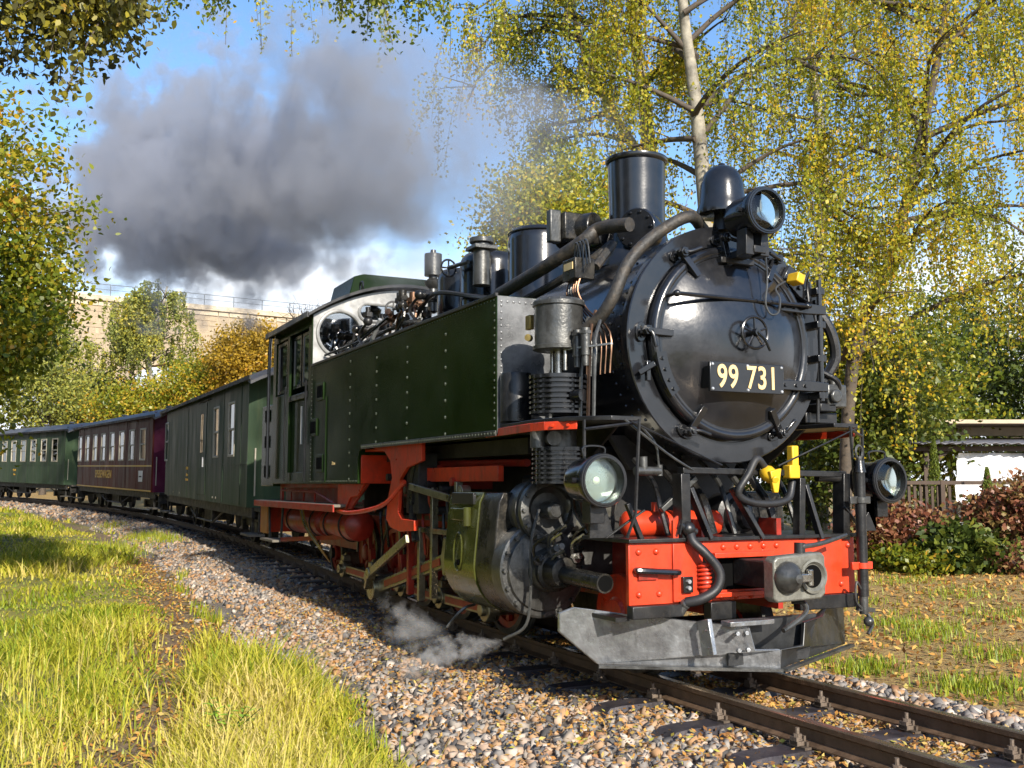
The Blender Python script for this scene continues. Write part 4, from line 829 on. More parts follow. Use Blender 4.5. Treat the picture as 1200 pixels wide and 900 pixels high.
# ---- under the cab: beam, footboard, steps, air tanks
rb = G().box(-8.97, -8.90, -1.18, 1.18, .62, 1.02).build('rear_beam', 'red', loco, .004)
G().box(-8.90, -8.52, -1.19, -1.16, .62, 1.02).build('rear_side_panel', 'orange', loco, .004)
G().box(-8.95, -5.15, -1.27, -.95, 1.035, 1.065).build('footboard', 'wood', loco, .003)
G().box(-8.95, -5.15, -1.28, -1.262, .985, 1.06).build('footboard_edge', 'redold', loco, .003)
G().box(-8.20, -5.05, -1.10, -1.07, 1.235, 1.283).box(-8.2, -8.10, -1.10, -1.07, 1.065, 1.235).build('tank_sill', 'redold', loco, .004)
G().box(-8.3, -5.4, -1.0, -.97, 1.0, 1.24).build('valance', 'redold', loco)
g = G(); g.tube([(-8.0, -1.12, 1.20), (-6.4, -1.12, 1.19), (-5.6, -1.1, 1.05)], .014, 6); 
for x in (-7.6, -7.0, -6.5): g.tube([(x, -1.1, 1.07), (x, -1.1, 1.2)], .010, 5)
g.build('brake_pipe', 'redold', loco)
st = G().box(-8.35, -7.65, -1.32, -1.10, .545, .575).build('cab_step', 'wood', loco, .004)
G().bar((-8.3, -1.2, .56), (-8.45, -1.18, 1.0), .05, .02, (0, 1, 0)).build('step_hanger', 'frame', st); G().bar((-7.7, -1.2, .56), (-7.7, -1.18, 1.0), .05, .02, (0, 1, 0)).build('step_hanger', 'frame', st)
G().bar((-7.65, -1.2, .58), (-5.6, -1.0, .70), .03, .05).build('step_stay', 'redold', loco)
for x0, x1, y in ((-8.05, -6.55, -.92), (-6.35, -5.35, -.92)):
    a = G().lathe((x0, y, .83), X1, [(0, -.06), (.10, -.05), (.165, 0), (.17, .04), (.17, x1-x0-.04), (.165, x1-x0), (.10, x1-x0+.05), (0, x1-x0+.06)], 24).build('air_tank', 'redold', loco)
    for x in (x0+.2, x1-.2): G().torus((x, y, .83), X1, .173, .012, 28, 6).build('tank_strap', 'frame', a)
for k in range(3): G().tube([(-6.9+.06*k, -1.17, 1.0), (-6.75+.06*k, -1.16, .8), (-6.45+.06*k, -1.10, .60), (-6.35, -.95, .38)], .010, 6, 4).build('sand_pipe', ['brass', 'steel', 'brass'][k], loco)
# ---- red motion bracket
def pxz(y, pts): return [(p[0], p[2]) for p in (ony(y, u, v) for u, v in pts)]
MT['redbright'] = MT['red']
G().prism(pxz(-1.16, [(432, 523), (452, 529), (459, 540), (461, 560), (456, 585), (454, 608), (459, 618), (470, 623), (487, 622), (487, 610), (472, 608), (468, 600), (470, 562), (478, 548), (496, 540), (496, 518)]), 'xz', -1.175, -1.14).build('motion_bracket', 'red', loco, .004)
G().box(TX1-.01, TX1+.02, -1.19, -.45, 1.285, 1.62).box(TX1, TX1+.9, -1.16, -.45, 1.60, 1.622).build('tank_support', 'red', loco, .004)
G().prism([(TX1-.9, 1.0), (TX1-.55, 1.02), (TX1+.0, 1.28), (TX1-.9, 1.28)], 'xz', -1.12, -1.09).build('frame_gusset', 'redold', loco, .004)
G().prism([(-5.45, 1.0), (-5.2, 1.0), (-5.0, 1.14), (-4.75, 1.16), (-4.55, 1.28), (-5.45, 1.28)], 'xz', -1.14, -1.12).build('frame_gusset', 'red', loco, .004)
G().tube([(-5.35, -1.17, 1.0), (-4.9, -1.2, .985), (-4.3, -1.2, 1.02), (-3.75, -1.19, 1.10), (-3.3, -1.17, 1.3)], .022, 7, 5).build('reversing_rod', 'red', loco)
G().box(-3.3, -1.6, -1.05, -1.0, 1.30, 1.42).build('motion_beam', 'red', loco, .004)
G().box(-3.35, -3.05, -1.13, -.95, 1.02, 1.55).build('link_bracket', 'frame', loco, .006)
G().box(-4.4, -1.3, -.95, -.76, 1.50, 1.62).build('under_tank_beam', 'frame', loco)
G().box(-6.25, -1.9, -.58, .58, .92, 1.62).build('ashpan', 'frame', loco, .01)
for k in range(14):
    x = -2.3-k*.16+random.uniform(-.05, .05); z = 1.0+.4*random.random(); g = G().box(x-.05, x+.05, -.98, -.72, z-.06, z+.07).cyl((x, -1.0, z), (x, -1.08, z), .035, n=8)
    g.tube([(x, -1.02, z), (x+.06, -1.04, z-.15), (x+.02, -1.0, z-.4)], .014, 5, 3).build('gear_fitting', random.choice(['oil', 'rodsteel', 'redold', 'frame']), loco)
for x, z0, z1 in ((-2.95, .30, 1.25), (-3.25, .25, .9), (-3.52, .28, .85), (-2.42, .45, 1.30)): G().bar((x, -1.02, z0), (x+.05, -1.04, z1), .05, .06, (0, 1, 0)).build('motion_link', random.choice(['rodsteel', 'redold']), loco, .004)
G().tube([(-4.4, -.8, 1.45), (-3.2, -.9, 1.46), (-1.5, -.85, 1.44)], .03, 8).build('steam_pipe', 'redold', loco)
# ---- wheels
def wheel(x, r, side, drive):
    st_ = -x; c = track(st_, side*.44); c[0] = x; c[2] = float(rail_z(st_))+r
    ax = (0, side, 0); y0 = c[1]
    w_ = G().lathe((x, y0, c[2]), ax, [(r+.025, -.065), (r+.025, -.04), (r, -.03), (r, .055), (r-.045, .06), (r-.05, .045), (r-.05, -.06)], 40).build('wheel', 'iron', loco, smooth=30)
    g = G().lathe((x, y0, c[2]), ax, [(r-.05, -.04), (r-.05, .04), (r-.10, .03), (r-.10, -.03)], 36).lathe((x, y0, c[2]), ax, [(0, -.07), (.10, -.07), (.10, .075), (.085, .085), (0, .085)], 20)
    g.build('wheel_centre', 'redold', w_)
    for k in range(10 if drive else 8):
        a = 2*math.pi*k/(10 if drive else 8)+.2; d = V((math.cos(a), 0, math.sin(a))); G().bar(V((x, y0, c[2]))+d*.09, V((x, y0, c[2]))+d*(r-.08), .055, .035, (0, 1, 0)).build('spoke', 'redold', w_)
    if drive:
        P = [(x+(r-.06)*math.cos(t), c[2]+(r-.06)*math.sin(t)) for t in np.linspace(2.2, 4.0, 9)]; G().prism(P, 'xz', y0-.035, y0+.045*1).build('counterweight', 'redold', w_)
    return c
drivers = [-2.66, -3.68, -4.70, -5.72, -6.74]; CR = .20; CA = R_(-62); wc = []
for x in drivers:
    wc.append(wheel(x, .40, -1, True)); wheel(x, .40, 1, True)
    G().cyl((x, -.37, wc[-1][2]), (x, .45, wc[-1][2]), .075).build('axle', 'frame', loco)
for x in (-.62, -8.2):
    c = wheel(x, .285, -1, False); wheel(x, .285, 1, False); G().cyl((x, -.4, c[2]), (x, .42, c[2]), .07).build('axle', 'frame', loco)
# carrying wheel guard, red
G().lathe((-.62, -.56, .40), (0, -1, 0), [(.27, 0), (.27, .06), (.22, .07), (.12, .07), (.10, .09), (0, .09)], 30).build('wheel_cap', 'red', loco)
pin = [V((c[0]+CR*math.cos(CA), -.66, c[2]+CR*math.sin(CA))) for c in wc]
for i, p in enumerate(pin):
    cr_ = G().cyl(p+V((0, .22, 0)), p+V((0, -.10, 0)), .055).bar(V((wc[i][0], -.57, wc[i][2])), p+V((0, .09, 0)), .07, .16, (0, 1, 0)).build('crank_pin', 'rodsteel', loco, .006)
    G().cyl(p+V((0, -.06, 0)), p+V((0, .05, 0)), .105).box(p[0]-.05, p[0]+.05, p[1]-.05, p[1]+.04, p[2]+.09, p[2]+.16).build('rod_eye', 'rodsteel', loco, .006)
for a, b in zip(pin[:-1], pin[1:]):
    r_ = G().bar(a+V((0, -.02, 0)), b+V((0, -.02, 0)), .05, .10).build('coupling_rod', 'rodsteel', loco, .006); G().bar(a+(b-a)*.15+V((0, -.048, 0)), a+(b-a)*.85+V((0, -.048, 0)), .006, .055).build('rod_flute', 'redold', r_)
# crosshead, slide bar, connecting rod, valve gear (near side)
XH = V((-2.42, -1.0, .69)); P3 = pin[2]+V((0, -.14, 0))
G().box(-3.35, -1.95, -1.06, -.94, .855, .90).build('slide_bar', 'rodsteel', loco, .004)
G().prism([(-2.62, .52), (-2.25, .52), (-2.20, .66), (-2.25, .84), (-2.6, .84), (-2.66, .66)], 'xz', -1.08, -.92).build('crosshead', 'rodsteel', loco, .012)
G().cyl((-2.3, -1.0, .69), (-1.7, -1.0, .69), .038).build('piston_rod', 'steel', loco)
cr_ = G().bar(XH+V((0, -.03, 0)), P3+V((0, -.16, 0)), .055, .115).cyl(P3+V((0, -.24, 0)), P3+V((0, -.06, 0)), .12).cyl(XH+V((0, -.10, 0)), XH+V((0, .03, 0)), .08).build('connecting_rod', 'rodsteel', loco, .006)
G().bar(XH+(P3-XH)*.14+V((0, -.085, 0)), XH+(P3-XH)*.85+V((0, -.172, 0)), .008, .06).build('rod_flute', 'redold', cr_)
RC = P3+V((.13, -.27, .16)); G().bar(P3+V((0, -.26, 0)), RC, .04, .09, (0, 1, 0)).cyl(RC+V((0, -.05, 0)), RC+V((0, .03, 0)), .055).build('return_crank', 'rodsteel', loco, .006)
EL = V((-3.18, -1.12, 1.16)); G().bar(RC+V((0, -.02, 0)), EL+V((0, -.06, -.36)), .035, .075).build('eccentric_rod', 'rodsteel', loco, .004)
G().tube([EL+V((.05, 0, -.38)), EL+V((-.03, 0, -.15)), EL+V((-.05, 0, 0)), EL+V((-.03, 0, .15)), EL+V((.05, 0, .34))], .035, 6, 4).bar(EL+V((-.1, 0, 0)), EL+V((.02, 0, 0)), .06, .12).build('expansion_link', 'oil', loco)
G().bar(EL+V((0, -.04, .10)), (-2.14, -1.08, 1.13), .03, .06).build('radius_rod', 'rodsteel', loco, .004)
G().bar((-2.14, -1.10, 1.24), (-2.28, -1.10, .48), .03, .07, (0, 1, 0)).cyl((-2.14, -1.13, 1.22), (-2.14, -1.05, 1.22), .05).cyl((-2.28, -1.13, .5), (-2.28, -1.05, .5), .045).cyl((-2.16, -1.13, 1.10), (-2.16, -1.05, 1.10), .045).build('combination_lever', 'rodsteel', loco, .004)
G().bar((-2.28, -1.10, .5), (-2.5, -1.05, .55), .03, .05).build('union_link', 'rodsteel', loco, .004)
G().cyl((-2.2, -1.0, 1.10), (-1.75, -1.0, 1.10), .028).build('valve_spindle', 'steel', loco)
for k in range(12):
    x = -2.1-random.random()*.25; z = .5+random.random()*.7; G().cyl((x, -1.0, z), (x, -1.16-.05*random.random(), z), .03+.02*random.random(), n=8).tube([(x, -1.1, z), (x+.05, -1.12, z-.1), (x, -1.1, z-.2)], .012, 5, 3).build('gear_fitting', random.choice(['rodsteel', 'oil', 'brass']), loco)
for x in (-3.17, -4.19, -5.21, -6.23): G().bar((x, -.52, .98), (x+.04, -.5, .22), .04, .05, (0, 1, 0)).bar((x+.06, -.50, .52), (x+.11, -.50, .28), .07, .06, (0, 1, 0)).build('brake_hanger', 'redold', loco, .004)
for x in drivers: G().box(x-.35, x+.35, -.40, -.345, .96, 1.02).tube([(x, -.38, 1.02), (x, -.38, 1.18)], .03, 6).build('leaf_spring', 'redold', loco)
# ---- cylinder block (near side, then far)
for sg_ in (-1, 1):
    f = lambda *p: (p[0], p[1]*-sg_, p[2])
    Y0 = sg_*1.0
    CZ, VZ = .69, 1.10
    cl = G(); prof = []
    for a in np.linspace(-100, 8, 12): prof.append((.33*math.cos(R_(a)), CZ+.345*math.sin(R_(a))))
    prof += [(.31, .9), (.285, 1.15), (.25, 1.22), (-.30, 1.22), (-.30, CZ-.34)]
    g = G().prism([(Y0+sg_*p[0], p[1]) for p in prof], 'yz', -1.98, -1.42); blk = g.build('cylinder_cladding', 'olive', loco, .004, smooth=30)
    g = G().prism([(Y0+sg_*(p[0]-.012), p[1]) for p in prof], 'yz', -1.42, -1.12); g.build('cylinder_block', 'oil', loco, .01, smooth=30)
    if sg_ > 0: continue
    G().box(-1.9, -1.5, Y0-.30, Y0-.272, 1.13, 1.215).build('cladding_cap', 'satin', blk, .004)
    G().box(-1.86, -1.60, Y0-.33, Y0-.28, 1.01, 1.10).cyl((-1.56, Y0-.32, .97), (-1.56, Y0-.32, 1.11), .03).build('oil_box', 'olive', blk, .006)
    e = [V((-1.70+.075*math.cos(t), Y0-.335+.06*max(0, .15*math.sin(t)), .78+.14*math.sin(t))) for t in np.linspace(0, 2*math.pi, 28)]; G().tube(e, .006, 5).build('emblem_ring', 'olive', blk)
    G().cyl((-1.69, Y0-.33, .70), (-1.69, Y0-.342, .70), .022).build('drain_plug', 'dark', blk)
    # front cylinder cover with bolts
    cv_ = G().lathe((-1.12, Y0, CZ), X1, [(.33, 0), (.335, .09), (.335, .15), (.32, .16), (.29, .162), (.28, .185), (.20, .20), (.15, .21), (.14, .28), (.13, .30), (0, .30)], 48).build('cylinder_cover', 'iron', loco, smooth=28)
    g = G()
    for k in range(16):
        a = 2*math.pi*k/16; g.bolt((-.955, Y0+.308*math.cos(a), CZ+.308*math.sin(a)), X1, .019, .022)
    g.build('cover_bolt', 'iron', cv_, kind='stuff')
    G().lathe((-.84, Y0, CZ), X1, [(.135, 0), (.14, .03), (.14, .05), (.11, .06), (.10, .18), (.06, .19), (0, .19)], 28).build('stuffing_box', 'oil', cv_, .004)
    G().cyl((-.66, Y0, CZ-.01), (-.17, Y0+.01, CZ-.03), .058, n=20).cyl((-.20, Y0+.01, CZ-.03), (-.165, Y0+.01, CZ-.03), .062, n=20).build('tail_rod_tube', 'oil', cv_)
    G().cyl((-.168, Y0+.01, CZ-.03), (-.162, Y0+.01, CZ-.03), .05, n=18).build('bore_shade_disc', 'dark', cv_)  # near-black disc on the tube end paints the shade of its bore
    vb = G().lathe((-1.12, Y0, VZ), X1, [(.20, -.05), (.20, .10), (.225, .11), (.225, .16), (.20, .165), (.20, .20), (.225, .205), (.225, .25), (.19, .262), (.17, .262), (.16, .23), (.12, .20), (.06, .20), (.06, .33), (.045, .345), (0, .345)], 44).build('valve_chest_cover', 'iron', loco, smooth=28)
    g = G()
    for k in range(12):
        a = 2*math.pi*k/12; g.bolt((-.865, Y0+.205*math.cos(a), VZ+.205*math.sin(a)), X1, .017, .02)
    g.build('chest_bolt', 'iron', vb, kind='stuff')
    G().cyl((-.93, Y0, VZ), (-.80, Y0, VZ), .045).cyl((-.83, Y0, VZ), (-.80, Y0, VZ), .06, n=6).build('chest_plug', 'satin', vb)
    for k in range(9):
        a = random.uniform(0, 2*math.pi); rr = random.uniform(.05, .16); p = V((-.82+.12*random.random(), Y0+rr*math.cos(a), CZ+.05+rr*math.sin(a)))
        G().cyl(p, p+V((.10, 0, .02)), .022, n=8).cyl(p+V((.03, 0, 0)), p+V((.06, 0, .0)), .036, n=6).tube([p, p+V((.05, -.03, .10)), p+V((.12, .02, .16))], .011, 5, 3).build('drain_fitting', random.choice(['iron', 'steel', 'oil']), cv_)
    G().tube([(-.84, Y0-.10, CZ+.42), (-.84, Y0-.16, CZ+.2), (-.83, Y0-.17, CZ-.1), (-.84, Y0-.20, CZ-.35), (-.98, Y0-.30, CZ-.46)], .011, 6, 5).build('drain_pipe', 'iron', loco)
    G().tube([(-1.9, Y0-.1, CZ-.33), (-1.9, Y0-.2, CZ-.36), (-1.98, Y0-.3, CZ-.50)], .011, 6, 4).build('drain_pipe', 'iron', loco)
    # saddle casting between cylinders and frame
    G().box(-1.75, -1.14, -.78, -.3, .60, 1.35).build('cylinder_saddle', 'iron', loco, .03)
    G().prism([(-1.12, .95), (-.95, .95), (-.85, 1.15), (-.95, 1.36), (-1.12, 1.40)], 'xz', -.86, -.45).build('steam_chest_casting', 'castgrey', loco, .03)
    for k in range(6): G().tube([(-.9+.05*k, -.80-.02*k, 1.30), (-.8+.05*k, -.86, 1.12-.03*k), (-.7+.05*k, -.80, .95)], .013, 5, 4).build('oil_pipe', random.choice(['iron', 'satin', 'copper']), loco)
    G().tube([(-.95, -.80, 1.28), (-.7, -.95, 1.30), (-.5, -.95, 1.22), (-.45, -.85, .98)], .03, 8, 5).build('exhaust_branch', 'satin', loco)
# ================================================================== THE CARRIAGES (local: x forward, y left, z above the rail)
def rot_text(parent, s, size, x, y, z, mat='stripe', sx=1.): return text('lettering', s, size, mat, parent, (x, y, z), (math.pi/2, 0, 0), .002, .0, sx)
def carriage(label, s0, s1, mat, endmat, wins, zw0, zw1, stripe=False, door=None):
    sc_ = (s0+s1)/2; Lb = s1-s0; a = track(s0+1.5); b = track(s1-1.5); mid = (a+b)/2
    rz_ = math.atan2(a[1]-b[1], a[0]-b[0]); ry = math.asin((b[2]-a[2])/np.linalg.norm(b-a))
    root = thing('railway_carriage', label, 'carriage', mid, (0, ry, rz_), 'carriages drawn behind the locomotive')
    hx = Lb/2; W_ = 1.08; Z0, Z1 = .76, 2.93
    sw = sorted(wins)
    for sg_ in (-1, 1):
        y0, y1 = sg_*W_, sg_*(W_-.05); g = G().box(-hx, hx, y0, y1, Z0, zw0).box(-hx, hx, y0, y1, zw1, Z1)
        ed = [-hx]
        for x, w in sw: ed += [x-w/2, x+w/2]
        ed.append(hx)
        for i in range(0, len(ed), 2): g.box(ed[i], ed[i+1], y0, y1, zw0, zw1)
        side = g.build('side_wall', mat, root, .0)
        g = G()
        for i in range(0, len(ed), 2):
            c = (ed[i]+ed[i+1])/2
            if ed[i+1]-ed[i] > .12: g.box(c-.006, c+.006, sg_*W_, sg_*(W_+.006), Z0+.03, Z1-.02)
        if not stripe: g.box(-hx, hx, sg_*W_, sg_*(W_+.008), zw0-.14, zw0-.11)
        g.build('panel_strip', mat, side, kind='stuff')
        for x, w in sw:
            h = zw1-zw0; t = .045; yo = sg_*(W_+.012); yi = sg_*(W_-.03)
            f = G().box(x-w/2, x-w/2+t, yo, yi, zw0, zw1).box(x+w/2-t, x+w/2, yo, yi, zw0, zw1).box(x-w/2+t, x+w/2-t, yo, yi, zw1-t, zw1).box(x-w/2+t, x+w/2-t, yo, yi, zw0, zw0+t).box(x-w/2+t, x+w/2-t, sg_*(W_+.004), yi, zw0+h*.48, zw0+h*.48+.04).build('window', 'cream', root, .006)
            G().box(x-w/2+t, x+w/2-t, sg_*(W_-.012), sg_*(W_-.016), zw0+h*.52, zw1-t).build('pane', 'glass', f); G().box(x-w/2+t, x+w/2-t, sg_*(W_-.022), sg_*(W_-.026), zw0+t, zw0+h*.48).build('pane', 'glass', f)
        if stripe:
            for z in (zw0-.16, Z0+.03): G().box(-hx, hx, sg_*(W_+.002), sg_*(W_+.008), z-.022, z+.022).build('yellow_stripe', 'stripe', side)
        if door:
            x, w = door
            d = G().box(x-w/2, x+w/2, sg_*(W_+.012), sg_*W_, Z0+.12, 2.78).build('sliding_door', mat, root, .006)
            for k in (-.09, .09): G().box(x+k-.05, x+k+.05, sg_*(W_+.018), sg_*(W_+.008), 1.75, 2.55).build('door_pane', 'glass', d)
            G().box(x+.25, x+.28, sg_*(W_+.04), sg_*(W_+.012), 1.45, 1.65).build('door_handle', 'galv', d)
            G().box(x-w/2-.1, x+w*.9, sg_*(W_+.03), sg_*W_, 2.80, 2.83).build('door_track', 'under', d)
    for e in (-1, 1):
        G().box(e*hx, e*(hx-.05), -W_+.05, W_-.05, Z0, Z1+.1).build('end_wall', endmat, root)
        G().box(e*(hx+.004), e*(hx+.02), -.32, .32, Z0+.05, 2.65).build('end_door', endmat, root, .006)
        G().box(e*hx, e*(hx+.55), -W_+.12, W_-.12, .70, .76).build('end_platform', 'under', root)
        G().box(e*(hx+.35), e*(hx+.41), -.95, .95, .45, .76).build('headstock', 'under', root)
        G().box(e*(hx+.41), e*(hx+.72), -.06, .06, .58, .72).box(e*(hx+.66), e*(hx+.72), -.17, .17, .54, .76).build('coupler', 'under', root)
        for sg_ in (-1, 1):
            st_ = G().box(e*(hx-.25), e*(hx+.45), sg_*.85, sg_*1.12, .30, .335).build('step_board', 'wood', root)
            G().box(e*(hx-.2), e*(hx-.16), sg_*.9, sg_*.95, .33, .74).box(e*(hx+.36), e*(hx+.40), sg_*.9, sg_*.95, .33, .74).build('step_iron', 'under', st_, kind='stuff')
            G().tube([(e*(hx+.06), sg_*(W_-.12), .95), (e*(hx+.06), sg_*(W_-.12), 1.75)], .014, 6).build('grab_rail', 'cream', root)
    G().box(-hx+.05, hx-.05, -W_+.05, W_-.05, .82, .86).build('floor_panel', 'wood', root)
    for k in range(int(Lb/1.35)):
        x = -hx+.9+k*1.35
        if door is None:
            for sg_ in (-1, 1): G().box(x-.04, x+.04, sg_*.35, sg_*.98, .86, 1.85).box(x-.3, x+.3, sg_*.35, sg_*.98, 1.22, 1.30).build('bench_seat', 'wood', root)
    g = G(); yy = np.linspace(-W_-.10, W_+.10, 17); n = len(yy); zf = lambda y, t: Z1+.32*(1-(y/(W_+.1))**2)-.01-.10*t
    xs = [(-hx-.62, .9), (-hx-.35, .25), (-hx, 0), (hx, 0), (hx+.35, .25), (hx+.62, .9)]
    for x, t in xs: g.v += [(x, y, zf(y, t)) for y in yy]
    for x, t in xs: g.v += [(x, y, zf(y, t)-.05) for y in yy]
    m = len(xs)
    for i in range(m-1):
        for j in range(n-1): g.f += [(i*n+j, i*n+j+1, (i+1)*n+j+1, (i+1)*n+j), ((m+i)*n+j, (m+i+1)*n+j, (m+i+1)*n+j+1, (m+i)*n+j+1)]
    for i in range(m-1): g.f += [(i*n, (i+1)*n, (m+i+1)*n, (m+i)*n), (i*n+n-1, (m+i)*n+n-1, (m+i+1)*n+n-1, (i+1)*n+n-1)]
    for j in range(n-1): g.f += [(j, m*n+j, m*n+j+1, j+1), ((m-1)*n+j, (m-1)*n+j+1, (2*m-1)*n+j+1, (2*m-1)*n+j)]
    ro = g.build('roof', 'roofgrey', root, smooth=45)
    for sg_ in (-1, 1): G().box(-hx-.6, hx+.6, sg_*(W_+.10), sg_*(W_+.12), Z1-.07, Z1+.0).build('gutter', 'under', ro)
    for x in (-hx*.55, 0, hx*.55): G().lathe((x, 0, Z1+.28), (0, 0, 1), [(.06, 0), (.06, .08), (.12, .09), (.10, .14), (0, .15)], 12).build('roof_vent', 'roofgrey', ro)
    for sg_ in (-1, 1):
        G().box(-hx, hx, sg_*.92, sg_*.98, .58, .755).build('sole_bar', 'under', root)
        G().tube([(-hx*.42, sg_*.9, .58), (-hx*.2, sg_*.9, .33), (hx*.2, sg_*.9, .33), (hx*.42, sg_*.9, .58)], .022, 6).bar((-hx*.2, sg_*.9, .58), (-hx*.2, sg_*.9, .33), .05, .05, X1).bar((hx*.2, sg_*.9, .58), (hx*.2, sg_*.9, .33), .05, .05, X1).build('truss_rod', 'under', root)
    G().box(-1.0, .1, -.75, -.35, .32, .62).build('battery_box', 'under', root, .01)
    for e in (-1, 1):
        x = e*(hx-1.75); bo_ = G().box(x-.95, x+.95, -.62, -.55, .36, .50).box(x-.95, x+.95, .55, .62, .36, .50).box(x-.12, x+.12, -.6, .6, .38, .6).build('bogie', 'under', root, .006)
        for q in (-.65, .65):
            for sg_ in (-1, 1):
                wl = G().lathe((x+q, sg_*.41, .35), (0, sg_, 0), [(0, -.06), (.36, -.06), (.36, -.035), (.335, -.025), (.33, .055), (.28, .06), (.27, .03), (.12, .02), (.10, .07), (0, .07)], 28).build('wheel', 'under', bo_)
                G().box(x+q-.10, x+q+.10, sg_*.56, sg_*.68, .27, .46).build('axle_box', 'under', bo_, .01)
    return root, hx, W_
def local_x(s0, s1, u):                       # side position of a picture column, measured on that carriage's own side
    ss = np.linspace(s0, s1, 200); best = min(ss, key=lambda s: abs((lambda d: 600+FPX*(d@RT)/(d@FW))(track(s, -1.08, 2.)-CAM)-u)); return (s0+s1)/2-best
S0, S1 = 12.0, 22.6
w1 = [(local_x(S0, S1, (u0+u1)/2), .62) for u0, u1 in ((249, 259), (265, 277), (192, 196))]
r1, hx, W_ = carriage('dark green baggage carriage with two windows and a sliding door, coupled to the locomotive', S0, S1, 'coachgreen', 'coachgreen', w1, 1.62, 2.62, door=(local_x(S0, S1, 239), 1.0))
xt = local_x(S0, S1, 222); rot_text(r1, '974-343', .10, xt, -W_-.008, 1.42); rot_text(r1, 'Zittau', .10, xt, -W_-.008, 1.28); rot_text(r1, '9,2 t   10,9 m', .07, xt, -W_-.008, 1.17)
for u in (205, 213, 252, 256): rot_text(r1, 'o', .10, local_x(S0, S1, u), -W_-.008, .86, 'cream')
S0, S1 = 25.2, 36.6
w2 = [(local_x(S0, S1, 165.5)-i*(Lw := (local_x(S0, S1, 165.5)-local_x(S0, S1, 92))/7), .74) for i in range(8)]
r2, hx, W_ = carriage('maroon dining carriage with eight cream framed windows and yellow lettering', S0, S1, 'coachred', 'maroonend', w2, 1.66, 2.60, stripe=True)
text('lettering', 'SPEISEWAGEN', .36, 'stripe', r2, (local_x(S0, S1, 125), -W_-.010, 1.22), (math.pi/2, 0, 0), .002, .008, 1.12, 1.05)
sx_ = local_x(S0, S1, 165); sgn = G().box(sx_-.24, sx_+.24, -W_-.014, -W_-.004, 1.04, 1.36).build('white_sign', 'white', r2); G().box(sx_-.16, sx_+.16, -W_-.017, -W_-.014, 1.17, 1.21).build('sign_bar', 'under', sgn)
S0, S1 = 38.8, 51
w3 = [(local_x(S0, S1, 63)-i*1.42, .74) for i in range(8)]
r3, hx, W_ = carriage('dark green passenger carriage with cream framed windows, partly behind the leafy tree', S0, S1, 'coachgreen', 'coachgreen', w3, 1.66, 2.60)
rot_text(r3, '970-381', .14, local_x(S0, S1, 21), -W_-.009, 1.30); rot_text(r3, 'Zittau', .12, local_x(S0, S1, 21), -W_-.009, 1.12)
# ================================================================== VIADUCT, SHELTER, FENCE
MT['ashlar'] = M('sandstone', (.38, .30, .20), .85, var=.45, vs=1.0, bump=.5, bs=6, dust=((.13, .10, .075), .9, .35), bd=.08)
MT['ashlar2'] = M('sandstone_cornice', (.50, .42, .30), .85, var=.3, vs=2, bump=.4, bs=8, dust=((.20, .17, .13), .6, 1.5), bd=.05)
MT['railgrey'] = M('grey_railing', (.16, .18, .20), .5, var=.2)
A = dep(-260, 340, 84); B = dep(520, 400, 118); ZT_ = 19.2
d2 = B[:2]-A[:2]; LEN = float(np.linalg.norm(d2)); rzv = math.atan2(d2[1], d2[0])
via = thing('stone_viaduct', 'tall sandstone viaduct with cornice and thin metal railing behind the trees', 'viaduct', (A[0], A[1], 0), (0, 0, rzv))
# local: x along, y away from the camera, z up.  spans with round arches
PIER, SPAN = 4.0, 11.0; x = -2.; arches = []
while x < LEN: arches.append((x+PIER, x+PIER+SPAN)); x += PIER+SPAN
off = (lambda u: float(np.dot(dep(u, 390, 90)[:2]-A[:2], d2/LEN)))
shift = off(107)-arches[[i for i, a in enumerate(arches) if a[1] < off(107)+SPAN][-1]][1]
arches = [(a+shift, b+shift) for a, b in arches]
out = [(-30, -2), (-30, ZT_)]; out = []
pts = [(arches[0][0]-PIER, -2.)]
for a, b in arches:
    r = (b-a)/2; pts += [(a, -2.)]+[(a+r-r*math.cos(t), 8.2+r*.92*math.sin(t)) for t in np.linspace(0, math.pi, 15)]+[(b, -2.)]
xe = arches[-1][1]+PIER; xs0 = arches[0][0]-PIER; pts += [(xe, -2.), (xe, ZT_-.55), (xs0, ZT_-.55)]
bm = bmesh.new(); vs = [bm.verts.new((p[0], 0, p[1])) for p in pts]; es = [bm.edges.new((vs[i], vs[(i+1) % len(vs)])) for i in range(len(vs))]
r = bmesh.ops.triangle_fill(bm, edges=es, use_beauty=True); fs = [f for f in r['geom'] if isinstance(f, bmesh.types.BMFace)]
ex = bmesh.ops.extrude_face_region(bm, geom=fs); bmesh.ops.translate(bm, vec=(0, 5, 0), verts=[v for v in ex['geom'] if isinstance(v, bmesh.types.BMVert)])
bmesh.ops.recalc_face_normals(bm, faces=bm.faces); me = bpy.data.meshes.new('wall'); bm.to_mesh(me); bm.free(); me.materials.append(MT['ashlar']); obj('wall', me, via)
random.seed(11); blk = [G().box(-w/2, w/2, -.12, .1, -.21, .21).mesh('stone_block', MT['ashlar2'], 0) for w in (.78, 1.0, 1.24)]
def seen(lx, z, m=30):
    p = np.array([A[0]+d2[0]/LEN*lx, A[1]+d2[1]/LEN*lx, z])-CAM; u = 600+FPX*(p@RT)/(p@FW); return -m < u < 360
xx = xs0
while xx < xe:                               # string course of blocks under the cornice, and cornice stones
    if seen(xx, ZT_): share(random.choice(blk), 'stone_block', via, (xx, random.uniform(-.03, .02), ZT_-.80))
    xx += 1.22
G().box(xs0, xe, -.35, 5.3, ZT_-.55, ZT_-.30).box(xs0, xe, -.18, 5.1, ZT_-.30, ZT_).build('cornice', 'ashlar2', via, .03)
